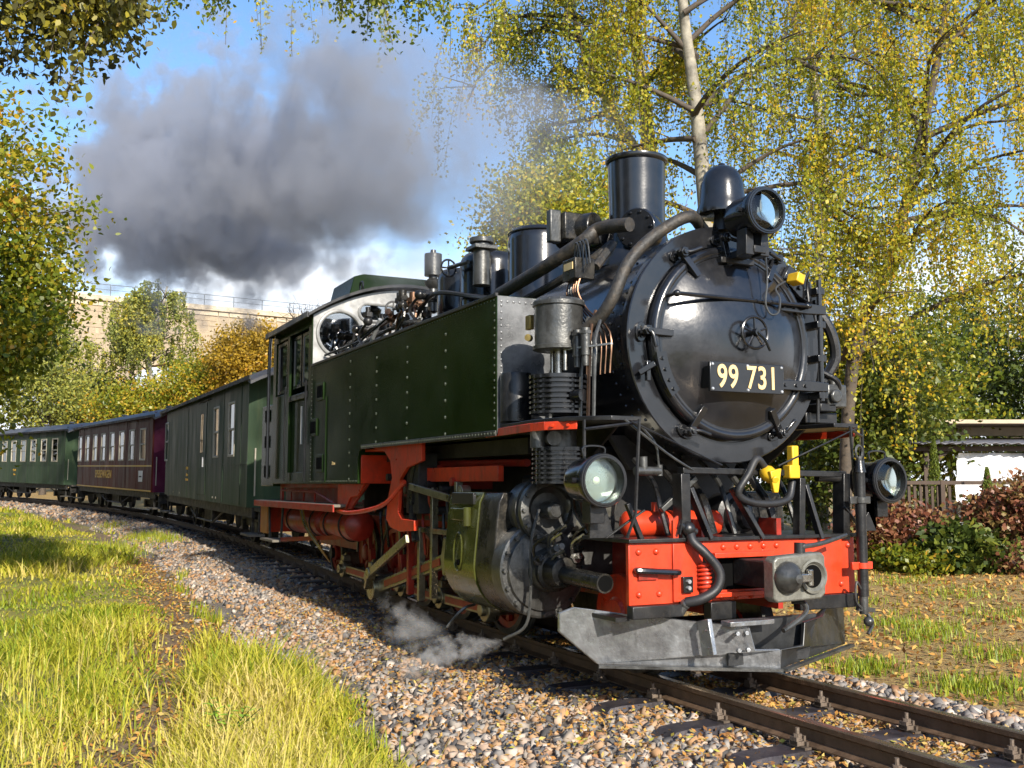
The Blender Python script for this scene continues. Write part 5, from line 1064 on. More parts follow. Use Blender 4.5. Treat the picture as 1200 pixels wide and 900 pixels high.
# face stones laid in courses, slightly uneven, where the wall is open to view
fb = [G().box(-w/2, w/2, -d, .05, -.24, .24).mesh('stone', MT['ashlar'], 0) for w, d in ((1.0, .03), (1.2, .06), (.85, .045), (1.4, .02))]
cnt = 0
for row in range(9):
    xx = xs0+(row % 2)*.6
    while xx < xe:
        w = random.choice((0, 1, 2, 3)); z = ZT_-1.32-row*.52
        if seen(xx, z, 0) and cnt < 290:
            inside = any(a-.7 < xx < b+.7 and z < 8.2+.92*math.sqrt(max(0, ((b-a)/2)**2-(xx-(a+b)/2)**2))+.5 for a, b in arches)
            if not inside: share(fb[w], 'stone', via, (xx, 0, z), scale=(.97, 1, .97)); cnt += 1
        xx += (1.05, 1.25, .90, 1.45)[w]
gi = [i for i, a in enumerate(arches) if abs(a[1]-off(107)) < 3][-1:]
for i in gi: G().box(arches[i][0]-1, arches[i][1]+.3, -.5, 5.4, 13.3, 14.6).build('steel_girder', 'under', via)
k = 0; xx = xs0
rl = G().tube([(xs0, .1, ZT_+1.1), (xe, .1, ZT_+1.1)], .035, 6).build('handrail', 'railgrey', via); G().tube([(xs0, .1, ZT_+.6), (xe, .1, ZT_+.6)], .028, 6).build('handrail', 'railgrey', via)
while xx < xe:
    if seen(xx, ZT_): G().box(xx-.035, xx+.035, .06, .14, ZT_, ZT_+1.1).build('railing_post', 'railgrey', via)
    xx += 3.0
# ---- garden shelter behind the hedge
MT['tarp'] = M('white_tarpaulin', (.72, .72, .72), .45, var=.08, bump=.5, bs=3.5, bd=.12)
MT['corr'] = M('dark_corrugated_sheet', (.10, .10, .115), .5, var=.25, metal=.2)
MT['postwood'] = M('brown_timber', (.06, .038, .024), .7, var=.35, vs=8, bump=.3)
MT['beige'] = M('beige_roof_board', (.45, .36, .25), .6, var=.15)
D_ = 18.5; s0p = dep(1084, 530, D_); ax = RT.copy(); back = np.array([FW[0], FW[1], 0]); back /= np.linalg.norm(back)
gz0 = float(ground_z(s0p[0], s0p[1])[0]); zt = dep(1084, 523, D_)[2]
sh = thing('garden_shelter', 'open garden shelter with dark corrugated roof and white tarpaulin side', 'shelter', (s0p[0], s0p[1], 0), (0, 0, math.atan2(ax[1], ax[0])))
for x, y in ((0, 0), (1.86, 0), (3.6, 0), (0, 2.2), (3.6, 2.2)): G().box(x-.05, x+.05, y-.05, y+.05, gz0-.2, zt).build('post', 'postwood', sh, .006)
G().bar((0, 0, zt-.45), (.42, 0, zt-.05), .06, .08).build('brace', 'postwood', sh)
g = G(); n = 70; xa = np.linspace(-.30, 4.2, n)
for y, dz in ((-.35, .02), (2.6, .22)): g.v += [(x, y, zt+dz+.03+.018*math.sin(i*math.pi/1.5)) for i, x in enumerate(xa)]
for i in range(n-1): g.f.append((i, i+1, n+i+1, n+i))
o = g.build('corrugated_roof', 'corr', sh); m = o.modifiers.new('thick', 'SOLIDIFY'); m.thickness = .02
G().box(-.3, 4.2, -.10, -.04, zt-.09, zt).build('roof_beam', 'postwood', sh)
G().box(.15, 4.0, 2.4, 2.5, zt+.3, zt+.48).box(.1, 4.4, 1.2, 3.2, zt+.48, zt+.56).build('beige_upper_roof', 'beige', sh, .01)
g = G(); nu, nv = 24, 14
for j in range(nv):
    for i in range(nu):
        a, b = i/(nu-1), j/(nv-1); g.v.append((.52+1.32*a+.10*(1-b)*(1-a), .03+.05*math.sin(a*9+b*4)*(1-b*.5)+.03*math.sin(b*11+a*3), zt-.12-b*(.86+.12*math.sin(a*5))))
for j in range(nv-1):
    for i in range(nu-1): g.f.append((j*nu+i, j*nu+i+1, (j+1)*nu+i+1, (j+1)*nu+i))
g.build('tarpaulin', 'tarp', sh, smooth=60)
G().box(.55, 1.85, .5, .54, gz0+.2, zt-1.0).build('back_wall', 'railgrey', sh)
for x in (.75, 1.1, 1.45): G().box(x-.02, x+.02, .40, .44, gz0+.1, zt-.9).build('glazing_bar', 'white', sh)
G().box(2.0, 3.5, .9, .95, gz0+.2, zt-.3).build('shed_wall', 'white', sh)
# ---- fence in front of it
F0 = dep(1050, 565, 16.2); F1 = dep(1260, 565, 17.2); fz = dep(1100, 565, 16.5)[2]; dF = F1-F0; dF[2] = 0; Lf = float(np.linalg.norm(dF))
fe = thing('garden_fence', 'low dark garden fence with one rail in front of the shelter', 'fence', (F0[0], F0[1], 0), (0, 0, math.atan2(dF[1], dF[0])))
gzf = float(ground_z(F0[0], F0[1])[0])
G().box(-.2, Lf, -.03, .03, fz-.04, fz+.02).build('rail', 'postwood', fe, .004); G().box(-.2, Lf, -.02, .02, fz-.62, fz-.56).build('rail', 'postwood', fe, .004)
for k in range(6): G().box(k*.85-.04, k*.85+.04, -.04, .04, gzf-.3, fz+.03).build('post', 'postwood', fe, .005)
for k in range(11):
    G().box(-.1+k*.11, -.05+k*.11, .022, .04, gzf-.1, fz-.05).build('slat', 'postwood', fe)
# ================================================================== VEGETATION
MT['birchleaf'] = MLEAF('birch_leaf', [(0, (.06, .09, .012)), (.2, (.14, .19, .020)), (.42, (.30, .33, .028)), (.66, (.50, .45, .036)), (.86, (.70, .54, .04)), (1, (.74, .42, .03))], .42, .5)
MT['limeleaf'] = MLEAF('lime_leaf', [(0, (.05, .085, .010)), (.3, (.12, .17, .016)), (.58, (.26, .28, .022)), (.8, (.48, .39, .03)), (1, (.60, .32, .03))], .42, .45)
MT['greenleaf'] = MLEAF('green_leaf', [(0, (.03, .05, .01)), (.45, (.075, .11, .015)), (.8, (.17, .20, .025)), (1, (.36, .32, .04))], .5, .38)
MT['palebirch'] = MLEAF('pale_birch_leaf', [(0, (.11, .14, .035)), (.4, (.25, .28, .06)), (.75, (.42, .40, .07)), (1, (.60, .48, .05))], .5, .4)
MT['mapleleaf'] = MLEAF('yellow_maple_leaf', [(0, (.16, .12, .012)), (.4, (.36, .23, .02)), (.75, (.52, .33, .025)), (1, (.5, .2, .02))], .5, .42)
MT['beechleaf'] = MLEAF('copper_leaf', [(0, (.035, .04, .02)), (.3, (.10, .09, .03)), (.55, (.20, .19, .03)), (.8, (.42, .35, .03)), (1, (.36, .15, .03))], .45, .35)
MT['vineleaf'] = MLEAF('red_vine_leaf', [(0, (.07, .03, .02)), (.3, (.22, .07, .04)), (.5, (.32, .14, .07)), (.7, (.30, .20, .07)), (1, (.14, .17, .03))], .45, .35)
MT['evergreen'] = MLEAF('dark_green_leaf', [(0, (.012, .022, .005)), (.6, (.03, .05, .008)), (1, (.09, .11, .015))], .6, .2)
MT['cypress'] = MLEAF('cypress_leaf', [(0, (.06, .09, .012)), (.6, (.15, .19, .02)), (1, (.26, .28, .03))], .6, .3)
def leaves(c, l, w, down=.0, out=None, shape=4):
    n = len(c); a = rand_dirs(n)
    if out is not None: a = a+out*.6
    a = a+np.array([0, 0, -down]); a /= np.linalg.norm(a, axis=1)[:, None]; b = perp(a, n)
    return (leaf_quads if shape == 4 else leaf_hex)(c, a, b, l*rng.uniform(.6, 1.25, n), w*rng.uniform(.6, 1.2, n))
def leafobj(name, c, l, w, mat, parent, down=0., rnd=None, out=None, shape=4):
    q = leaves(c, l, w, down, out, shape); n = len(c); r = rng.random(n) if rnd is None else np.clip(rnd+rng.normal(size=n)*.16, 0, 1)
    return obj(name, np_mesh(name, q, shape, mat, {'rnd': r}), parent)
def wood(g, pts, r0, r1, n=6): g.tube(pts, r0, n, 3, r1)
def local(o, P): return [V(p)-V(o) for p in P]
def strands(starts, outs, lens, per_m, sway=.22, spread=.05):
    """hanging twigs: returns leaf centres and twig polylines"""
    C = []; T = []
    for p, d, Ln in zip(starts, outs, lens):
        d = d*np.array([1, 1, 0]); t = np.linspace(0, 1, 6)[:, None]; sw = rng.normal(size=3)*.10*Ln
        curve = p+d*sway*Ln*(1-np.exp(-3*t))+np.array([0, 0, -1])*Ln*(t**1.25)+sw*np.array([1, 1, .0])*t*t
        T.append(curve); k = max(3, int(per_m*Ln)); tt = rng.random(k)**.85*5; i = np.minimum(tt.astype(int), 4); f = (tt-i)[:, None]
        C.append(curve[i]*(1-f)+curve[i+1]*f+rng.normal(size=(k, 3))*spread)
    return np.concatenate(C), T
def arch(p0, az, Ln, rise, k=7, wig=.06):
    t = np.linspace(0, 1, k); d = np.array([math.cos(az), math.sin(az), 0]); side = np.array([-d[1], d[0], 0]); ph = rng.uniform(0, 6)
    return [V(p0)+d*Ln*q*(1-.15*q)+np.array([0, 0, 1])*rise*(q*1.6-q*q*.9)+side*wig*Ln*math.sin(3.2*q+ph) for q in t]
def birch(label, base, stems, extra, nl, zlo, zhi, reach, per, mat, barkm='bark', leafsz=.0345, sl=(.5, 2.0), shade=0., group='birch trees', azr=None, sub=6, nst=6, rnd0=None):
    base = V(base); t = thing('birch_tree', label, 'tree', base, group=group)
    S_, O_, Ls = [], [], []; tw = G(); lb = G(); k = 0
    for P, r0, r1 in stems:
        g = G(); g.tube(local(base, P), r0, 9, 4, r1); g.build('trunk', barkm, t, smooth=60)
    limbs = [(e, .05, .012) for e in extra]
    for i in range(nl):
        P, r0, r1 = stems[i % len(stems)]; C = smooth_pts(P, 6); C = [c for c in C if zlo < c[2] < zhi] or C[-3:]
        p = C[int(rng.integers(len(C)))]; f = (p[2]-zlo)/(zhi-zlo+.01); az = rng.uniform(0, 2*math.pi) if azr is None else rng.uniform(*azr)
        Ln = reach*(1-.45*f)*rng.uniform(.6, 1.1); limbs.append((arch(p, az, Ln, Ln*rng.uniform(.15, .55)), .028+.010*Ln, .008))
    for pts, r0, r1 in limbs:
        lb = G(); wood(lb, local(base, pts), r0, r1); C = smooth_pts(pts, 4); m = len(C)
        for j in range(sub):
            q = C[int(m*(.22+.76*rng.random()))]; dv = C[-1]-C[0]; a0 = math.atan2(dv[1], dv[0])+rng.choice([-1, 1])*rng.uniform(.3, 1.3)
            Ln = np.linalg.norm(dv)*rng.uniform(.18, .42); sb_ = arch(q, a0, Ln, Ln*rng.uniform(-.1, .5), 5); wood(lb, local(base, sb_), .014, .004, 4)
            for z in range(nst):
                s = sb_[0]+(sb_[-1]-sb_[0])*rng.uniform(.1, 1.0); s = sb_[int(rng.integers(1, 5))]+rng.normal(size=3)*.08
                S_.append(s); O_.append(rand_dirs(1)[0]*.7+V((math.cos(a0), math.sin(a0), 0))*.5); Ls.append(rng.uniform(*sl)*(.6 if rng.random() < .4 else 1))
        lb.build('limb', 'darkbark', t, smooth=60)
    c, T = strands(S_, O_, Ls, per)
    for q in T[::2]: tw.tube(local(base, q), .0045, 3)
    tw.build('twigs', 'darkbark', t, smooth=0, kind='stuff')
    # colour drifts between yellow and green from one part of the crown to the next
    dr = .5+.22*hash2(c[:, 0]+c[:, 2]*.7, c[:, 1]+c[:, 2], .9)+(0 if rnd0 is None else rnd0)
    leafobj('crown', c-base, leafsz, leafsz*.72, mat, t, .5, dr+rng.normal(size=len(c))*.12)
    return t
def up(u, v, D): return dep(u, v, D)
def gnd(p): return np.array([p[0], p[1], float(ground_z(p[0], p[1])[0])])
DA, DB, DC = 18.5, 16.5, 17.5
bA = gnd(dep(775, 560, DA)); PA = [bA, up(772, 330, DA), up(760, 165, DA), up(748, 70, DA), up(738, -20, DA), up(730, -160, DA)]
PA2 = [up(766, 200, DA), up(735, 160, DA), up(712, 118, DA), up(690, 75, DA), up(674, 25, DA), up(655, -40, DA-.5), up(630, -120, DA-1)]
birch('yellowing birch with a forked leaning stem behind the chimney', bA, [(PA, .19, .05), (PA2, .10, .03)], [[up(700, 100, DA), up(672, 88, DA), up(655, 75, DA-.3), up(640, 90, DA-.6)], [up(712, 130, DA), up(690, 140, DA), up(650, 145, DA), up(640, 150, DA)], [up(690, 30, DA), up(620, -20, DA), up(560, 10, DA-1)], [up(680, 20, DA), up(600, 20, DA-.5), up(560, 60, DA-1)], [up(700, 60, DA), up(640, 30, DA), up(570, 80, DA), up(548, 120, DA)], [up(735, -60, DA), up(640, -90, DA-1), up(540, -40, DA-2), up(470, -20, DA-3), up(420, -30, DA-4)]], 16, 4.6, 12, 3.0, 36, MT['birchleaf'], sl=(.5, 1.7), rnd0=.0)
bB = gnd(dep(836, 560, DB)); PB = [bB, up(832, 330, DB), up(820, 165, DB), up(812, 95, DB), up(800, 0, DB), up(796, -140, DB), up(790, -230, DB)]
birch('golden birch with an upright pale stem behind the bell', bB, [(PB, .15, .05)], [[up(818, 130, DB), up(850, 100, DB), up(890, 80, DB), up(930, 70, DB), up(985, 66, DB), up(1025, 80, DB-.5), up(1050, 120, DB-.6)], [up(822, 160, DB), up(845, 130, DB), up(880, 85, DB+.5), up(920, 40, DB+.8), up(950, -20, DB+1)], [up(930, 70, DB), up(965, 85, DB-.4), up(1000, 110, DB-.6), up(1030, 112, DB-.8)], [up(825, 230, DB), up(870, 225, DB), up(930, 215, DB), up(965, 218, DB), up(1000, 240, DB), up(1035, 245, DB)], [up(960, 218, DB), up(985, 245, DB), up(1010, 260, DB)], [up(806, 50, DB), up(850, 10, DB), up(930, -40, DB-.5), up(1040, -60, DB-1), up(1120, 0, DB-1)], [up(800, 0, DB), up(900, -60, DB), up(1000, -120, DB), up(1100, -100, DB-1)], [up(806, 60, DB), up(770, 20, DB), up(740, -10, DB)]], 20, 3.6, 11.6, 3.6, 35, MT['birchleaf'], sl=(.6, 2.0), rnd0=.08)
bC = gnd(dep(985, 560, DC)); PC = [bC, up(1000, 420, DC), up(1045, 300, DC), up(1075, 180, DC), up(1100, 60, DC), up(1120, -80, DC), up(1130, -180, DC)]
birch('broad golden birch with long hanging twigs above the garden shelter', bC, [(PC, .12, .04)], [[up(1060, 250, DC), up(1100, 200, DC-.5), up(1060, 190, DC-1), up(1020, 230, DC-1.5)], [up(1080, 160, DC), up(1050, 90, DC), up(1020, 60, DC-1), up(970, 70, DC-1)], [up(1045, 300, DC), up(1060, 270, DC-.5), up(1040, 280, DC-1), up(1010, 310, DC-1.3)], [up(1062, 240, DC), up(1150, 190, DC), up(1230, 170, DC-1)], [up(1100, 60, DC), up(1170, 10, DC), up(1240, 40, DC)], [up(1050, 290, DC), up(1120, 250, DC-.5), up(1180, 260, DC-1), up(1230, 300, DC-1)], [up(1070, 200, DC), up(1130, 150, DC-.5), up(1200, 140, DC-1)]], 26, 3.2, 11.6, 3.9, 40, MT['birchleaf'], 'darkbark', sl=(.7, 2.4), rnd0=.10)
bD = gnd(dep(960, 560, 24)); PD = [bD, up(958, 380, 24), up(965, 200, 24), up(950, 40, 24), up(955, -120, 24)]
birch('birch standing farther back behind the smokebox', bD, [(PD, .2, .05)], [], 17, 3.5, 14, 4.6, 16, MT['birchleaf'], leafsz=.036, sl=(.7, 2.2), rnd0=-.04, sub=7, nst=6)

def broadleaf(name, label, centre, rad, nclump, per, leaf, mat, trunk, base=None, clr=.42, seed_r=None, group=None, cat='tree', rnd0=0., barkm='darkbark', down=.15, shape=4):
    """leafy crown: leaf clumps near the tips of real branches, spread through a lumpy ellipsoid"""
    centre = V(centre); rad = V(rad); b = gnd(centre) if base is None else V(base)
    t = thing(name, label, cat, b, group=group); g = G()
    d = rand_dirs(nclump); rr = rng.random(nclump)**.42; lump = 1+.16*hash2(d[:, 0]*3, d[:, 1]*3+d[:, 2]*2, 1.5)+.10*rng.normal(size=nclump)
    P = centre+d*rad*(rr*lump)[:, None]; P = P[P[:, 2] > b[2]+.05]
    if trunk:
        top = np.array([centre[0], centre[1], centre[2]+rad[2]*.5]); tp = [b, b*.6+centre*.4+rng.normal(size=3)*.06*trunk, centre*.7+top*.3+rng.normal(size=3)*.1*trunk, top]
        G().tube(local(b, tp), trunk, 8, 4, trunk*.3).build('trunk', barkm, t, smooth=60)
        idx = rng.permutation(len(P))[:min(60, len(P))]
        for i in idx:
            p = P[i]; h = np.clip((p[2]-b[2])/(top[2]-b[2]+.01)*.75, .12, .9); s = b+(top-b)*h; mdl = (s+p)/2+np.array([0, 0, .12*np.linalg.norm(p-s)])
            g.tube(local(b, [s, mdl, p]), trunk*.2, 4, 3, .006)
        g.build('limbs', barkm, t, smooth=60)
    else:
        for i in rng.permutation(len(P))[:40]:
            p = P[i]; s = b+rng.normal(size=3)*np.array([rad[0], rad[1], 0])*.25; g.tube(local(b, [s, (s+p)/2+rng.normal(size=3)*.05, p]), .014, 4, 3, .004)
        g.build('stems', barkm, t, smooth=60)
    n = len(P)*per; off_ = rng.normal(size=(n, 3))*clr*np.array([1, 1, .6]); c = np.repeat(P, per, 0)+off_
    cl = np.repeat(rng.normal(size=len(P))*.12, per)
    rnd = .45+rnd0+cl+.12*hash2(c[:, 0], c[:, 1]+c[:, 2], 1.1)
    leafobj('crown', c-b, leaf, leaf*.75, mat, t, down, rnd, out=np.repeat((P-centre)/rad, per, 0), shape=shape)
    return t
# near tree at the left edge, and the bough above it
broadleaf('lime_tree', 'big yellow green lime tree in front of the last carriage', dep(-128, 310, 13.5), (2.05, 2.05, 2.7), 760, 105, .042, MT['limeleaf'], .22, base=gnd(dep(-190, 560, 14)), clr=.24, rnd0=.05, shape=6)
def bough(label, trunk_p, pts, spots, mat, leaf, n_per, tag_, r0=.05, clr=.10, rnd0=0., name='beech_tree'):
    b = gnd(trunk_p); t = thing(name, label, 'tree', b)
    G().tube(local(b, [b, b+V((.1, 0, 2)), b+V((-.1, .1, 4.2)), V(pts[0])]), .22, 9, 4, r0).build('trunk', 'darkbark', t, smooth=60)
    g = G().tube(local(b, pts), r0, 7, 4, .008); C = []
    q_ = smooth_pts(pts, 6); spots = list(spots)+[p for p in (q_[int(rng.integers(0, len(q_)*3//5))]+rng.normal(size=3)*np.array([.7, .7, .5]) for _ in range(46)) if ((p-CAM)@RT)/((p-CAM)@FW) < -.51 or (p-CAM)@UP > .39*((p-CAM)@FW)]
    for s in spots:
        C0 = min(smooth_pts(pts, 6), key=lambda q: np.linalg.norm(q-s)); mid = (C0+s)/2+V((0, 0, .05)); g.tube(local(b, [C0, mid, s]), .010, 5, 4, .003)
        for q in smooth_pts([C0, mid, s], 5)[2:]: C.append(q+rng.normal(size=(n_per, 3))*clr)
    g.build('limbs', 'darkbark', t, smooth=60); c = np.concatenate(C); leafobj('crown', c-b, leaf, leaf*.72, mat, t, .6, .45+rnd0+.15*hash2(c[:, 0]*3, c[:, 2]*3, 1.), shape=6); return t
DBg = 8.5
sp_ = [dep(u, v, DBg+rng.normal()*.35) for u, v in ((20, 10), (60, 5), (100, 15), (140, 20), (150, 45), (110, 50), (80, 70), (118, 75), (60, 60), (40, 85), (70, 100), (20, 60), (10, 90), (160, 5), (130, -5), (90, 30), (45, 35), (-10, 40), (-20, 80), (170, 25), (0, 20), (-30, 10), (30, -20), (90, -25), (145, 62), (75, 112), (52, 18))]
bough('copper tinged tree whose leafy bough hangs in at the top left', dep(-420, 560, 7.5), [dep(-330, -60, 7.8), dep(-200, -40, 8.2), dep(-60, -20, 8.5), dep(60, 0, 8.5), dep(140, 10, 8.5)], sp_, MT['beechleaf'], .036, 14, 0, clr=.085)
sp_ = [dep(u, v, 9.+rng.normal()*.4) for u, v in ((192, 22), (245, 22), (248, 8), (205, 5), (400, 22), (415, 15), (430, 40), (455, 10), (460, 52), (475, 20), (505, 15), (395, 5), (440, 5), (520, 30), (180, 12), (490, 40))]
bough('birch whose thin hanging twig tips reach in at the top edge', dep(330, -900, 3.) if False else np.array([3.2, -9.5, 0]), [np.array([3.2, -9.4, 6.2]), dep(60, -190, 8.0), dep(200, -70, 9.), dep(350, -50, 9.), dep(520, -40, 9.3)], sp_, MT['birchleaf'], .024, 16, 0, r0=.04, clr=.055, rnd0=-.2, name='birch_tree')
# trees standing on the camera's side of the line, seen mirrored in the tank and carriage sides
for k, (x, y, h) in enumerate(((-13, -8.0, 3.6), (-18.5, -8.4, 3.8), (-24, -8.6, 4.0), (-30, -8.8, 4.2), (-36, -9.6, 4.4), (-43, -11.8, 4.8), (-52, -15, 5.2), (-64, -20, 6.), (-6.5, -10.5, 4.6), (1.5, -12, 4.4))):
    broadleaf('roadside_tree', 'leafy tree on the near side of the line, mirrored in the paintwork', (x, y, h*.95), (3.6, 2.4, h*.95), 420, 26, .15, MT['evergreen'], .24, clr=.5, group='trees on the near side of the line', rnd0=-.2)
# round tree left of the chimney and bushes at the right
broadleaf('hazel_tree', 'rounded yellow green tree just left of the chimney', dep(650, 290, 16.), (1.15, 1.15, 1.5), 360, 80, .036, MT['birchleaf'], .14, clr=.26, rnd0=.06)
for u, v, D, r, lab, mt, n0 in ((1010, 480, 19.5, (1.5, 1.5, 1.9), 'green bush behind the far headlamp', 'greenleaf', .12), (1060, 480, 22, (1.7, 1.7, 2.0), 'light green bush beside the shelter', 'limeleaf', .05), (1165, 450, 25, (2.6, 2.2, 2.6), 'grey green tree behind the shelter roof', 'greenleaf', -.05), (1250, 440, 23, (2.4, 2.2, 3.0), 'green tree at the end of the garden', 'greenleaf', .0), (945, 520, 24, (2.4, 1.8, 1.7), 'low green bush behind the front frame', 'greenleaf', .15), (850, 520, 26, (2.6, 1.8, 1.9), 'dense low bush behind the buffer beam', 'limeleaf', .05), (1110, 430, 29, (3., 2.4, 3.), 'yellow green tree far behind the garden', 'limeleaf', .1)):
    broadleaf('bush', lab, dep(u, v, D), r, 260, 52, .055, MT[mt], .07, clr=.24, cat='bush', rnd0=n0)
# hedge at the right: red vine, green shrubs, two little cypresses
for u, v, D, r, lab, mt, lf in ((1030, 622, 15.6, (.62, .5, .42), 'red brown vine shrub beside the vertical pipe', 'vineleaf', .045), (1078, 628, 15.4, (.45, .4, .36), 'red vine shrub under the fence post', 'vineleaf', .045), (1112, 642, 15.0, (.48, .4, .34), 'large leaved green shrub before the fence', 'greenleaf', .06), (1060, 662, 15.0, (.6, .4, .25), 'low yellowish shrub at the foot of the hedge', 'limeleaf', .045), (1168, 610, 15.4, (.5, .45, .42), 'tall rusty vine shrub climbing the fence', 'vineleaf', .045), (1205, 600, 15.0, (.5, .45, .55), 'dark red vine shrub at the end of the fence', 'vineleaf', .045), (1160, 660, 14.9, (.55, .4, .28), 'low green shrub below the rusty vine', 'greenleaf', .045), (1195, 665, 14.6, (.5, .4, .25), 'low brownish shrub on the bank', 'vineleaf', .04)):
    broadleaf('shrub', lab, dep(u, v, D), r, 150, 30, lf, MT[mt], 0, clr=.12, cat='shrub', rnd0=.05)
for u, v0, v1, D, lab in ((1097, 512, 600, 17.3, 'slim light green cypress beside the tarpaulin'), (1160, 548, 630, 16., 'slim green cypress before the shelter')):
    p0, p1 = dep(u, v1, D), dep(u, v0, D); b = gnd(p0); n = 3200; tt = rng.random(n)**.8; hgt = p1[2]-b[2]; th_ = rng.uniform(0, 6.283, n); rr = .17*np.sqrt(rng.random(n))*(1-tt**2.2)+.01
    t = thing('cypress', lab, 'shrub', b); G().tube([(0, 0, 0), (0, 0, hgt*.9)], .02, 5).build('trunk', 'darkbark', t)
    leafobj('crown', np.stack([rr*np.cos(th_), rr*np.sin(th_), tt*hgt], 1), .035, .012, MT['cypress'], t, -1.2, .5+rng.normal(size=n)*.1)
# background beyond the carriages
DD = 62
bb = gnd(dep(185, 560, DD)); birch('pale drooping birch in front of the viaduct', bb, [([bb, dep(180, 470, DD), dep(173, 410, DD), dep(190, 360, DD), dep(196, 335, DD)], .24, .05), ([dep(176, 425, DD), dep(160, 390, DD), dep(150, 350, DD)], .12, .04)], [[dep(160, 440, DD), dep(135, 425, DD), dep(115, 405, DD), dep(105, 405, DD)]], 34, 5.2, 12.5, 4.0, 17, MT['palebirch'], 'bark', leafsz=.085, sl=(.8, 2.6), group='background trees', sub=5, nst=6)
broadleaf('maple_tree', 'orange yellow maple just above the baggage carriage roof', dep(296, 428, 55), (2.1, 2.1, 2.2), 300, 60, .09, MT['mapleleaf'], .2, clr=.42, group='background trees')
broadleaf('maple_tree', 'yellow maple below the viaduct wall', dep(246, 462, 57), (2.6, 2.6, 2.2), 260, 60, .09, MT['limeleaf'], .2, clr=.45, group='background trees', rnd0=.2)
for u, v, D, r, lab, mt, n0 in ((55, 455, 60, (4.2, 3.5, 3.2), 'pale green tree behind the last carriage', 'palebirch', .1), (115, 480, 66, (3.4, 3, 2.6), 'dark green tree between the pale trees', 'greenleaf', -.1), (20, 400, 70, (4, 4, 4.5), 'tall green tree beyond the last carriage', 'greenleaf', .1), (165, 490, 58, (3.6, 2.6, 2.0), 'yellow green bush above the maroon carriage', 'limeleaf', .2), (225, 478, 60, (3.6, 2.6, 2.2), 'pale yellow bush above the carriages', 'palebirch', .25), (340, 470, 70, (5, 4, 4.), 'green tree hidden behind the cab', 'greenleaf', .1)):
    broadleaf('background_tree', lab, dep(u, v, D), r, 230, 62, .095, MT[mt], .2, clr=.5, group='background trees', rnd0=n0)
# bare tree tips beyond the cab
b = gnd(dep(356, 560, 74)); t = thing('bare_tree', 'small bare tree whose twigs show above the cab roof', 'tree', b); g = G(); T0 = dep(357, 392, 74)
G().tube(local(b, [b, T0]), .12, 6, 0, .05).build('trunk', 'darkbark', t)
for k in range(22):
    e = T0+V((rng.normal()*1.0, rng.normal()*1.0, rng.uniform(.6, 2.6))); m = T0+(e-T0)*.5+rng.normal(size=3)*.2; g.tube(local(b, [T0-V((0, 0, rng.random()*1.2)), m, e]), .035, 4, 3, .012)
    for j in range(3): g.tube(local(b, [m, m+(e-m)*.7+rng.normal(size=3)*.35, e+rng.normal(size=3)*.4]), .02, 3, 2, .008)
g.build('limbs', 'darkbark', t, smooth=60)

# ---- grass
MT['grass'] = MLEAF('grass_blade', [(0, (.10, .18, .012)), (.28, (.24, .32, .020)), (.55, (.44, .44, .032)), (.8, (.62, .54, .07)), (1, (.72, .58, .20))], .5, .4)
def blades(px, py, pz, h, w, rnd, name, lab, lean=.35):
    n = len(px); az = rng.uniform(0, 6.283, n); d = np.stack([np.cos(az), np.sin(az), 0*az], 1); sd_ = np.stack([-d[:, 1], d[:, 0], 0*az], 1)
    b = np.stack([px, py, pz-.02], 1); ln = (lean*rng.uniform(.2, 1.4, n)*h)[:, None]; H = h[:, None]*np.array([0, 0, 1.]); W_ = (w/2)[:, None]*sd_
    m_ = b+H*.55+d*ln*.35; t_ = b+H*rng.uniform(.8, 1., n)[:, None]+d*ln
    Vt = np.stack([b-W_, b+W_, m_+W_*.8, m_-W_*.8, t_+W_*.08, t_-W_*.08], 1).reshape(-1, 3)
    F = (np.array([[0, 1, 2, 3], [3, 2, 4, 5]])[None]+6*np.arange(n)[:, None, None]).reshape(-1, 4)
    return obj(name, poly_mesh(name, Vt, F, MT['grass'], {'rnd': ('FACE', np.repeat(np.clip(rnd, 0, 1), 2))}), kind='stuff', label=lab, cat='grass')
n = 260000; r = np.exp(rng.uniform(math.log(1.7), math.log(48), n)); ang = rng.uniform(R_(-32), R_(2), n)
fx = -np.cos(YAW+0*ang); dirx = -(np.cos(YAW)*np.cos(ang))+math.sin(YAW)*np.sin(ang); diry = math.sin(YAW)*np.cos(ang)+math.cos(YAW)*np.sin(ang)
px = CAM[0]+dirx*r; py = CAM[1]+diry*r; s, o = near_s(px, py); pd = path_d(px, py)
edge = -(2.28+.28*hash2(s, s*0, 1.1)+.16*hash2(s, s*0+3, 3.3))
pp = 1-np.exp(-(pd/(.30+.14*hash2(px, py, 1.7)))**2)*.93
inner = (pd > 0) & (px < -5.5)                # between path and ballast the grass breaks up into tufts
pp = np.where(inner, pp*(hash2(px, py, 1.5) > .34), pp)
pp = pp*(.25+.75*np.clip(.5+1.1*hash2(px, py, .9)+.8*hash2(px, py, 2.8), 0, 1))
kp = (o < edge) & (rng.random(n) < pp) & (o > -40); px, py, r, s, o, pd = [a[kp] for a in (px, py, r, s, o, pd)]
tall = np.clip(.5+.55*hash2(px, py, .55)+.45*hash2(px, py, 1.9), 0, 1)
right_strip = np.exp(-((pd-.75)/.55)**2)*(px > -5)
h = (.045+.22*tall**1.5+.22*right_strip*rng.random(len(px)))*rng.uniform(.4, 1.4, len(px))
rnd = .46+.30*hash2(px+3, py, .8)+.14*hash2(px, py, 2.2)+.22*right_strip+.17*rng.normal(size=len(px))+.18*(rng.random(len(px)) < .16)+.12*(tall-.5)
blades(px, py, ground_z(px, py, (s, o)), h, (.0035+.0011*r)*rng.uniform(.7, 1.3, len(px)), rnd, 'grass', 'long green and straw yellow grass on the near bank', .95)
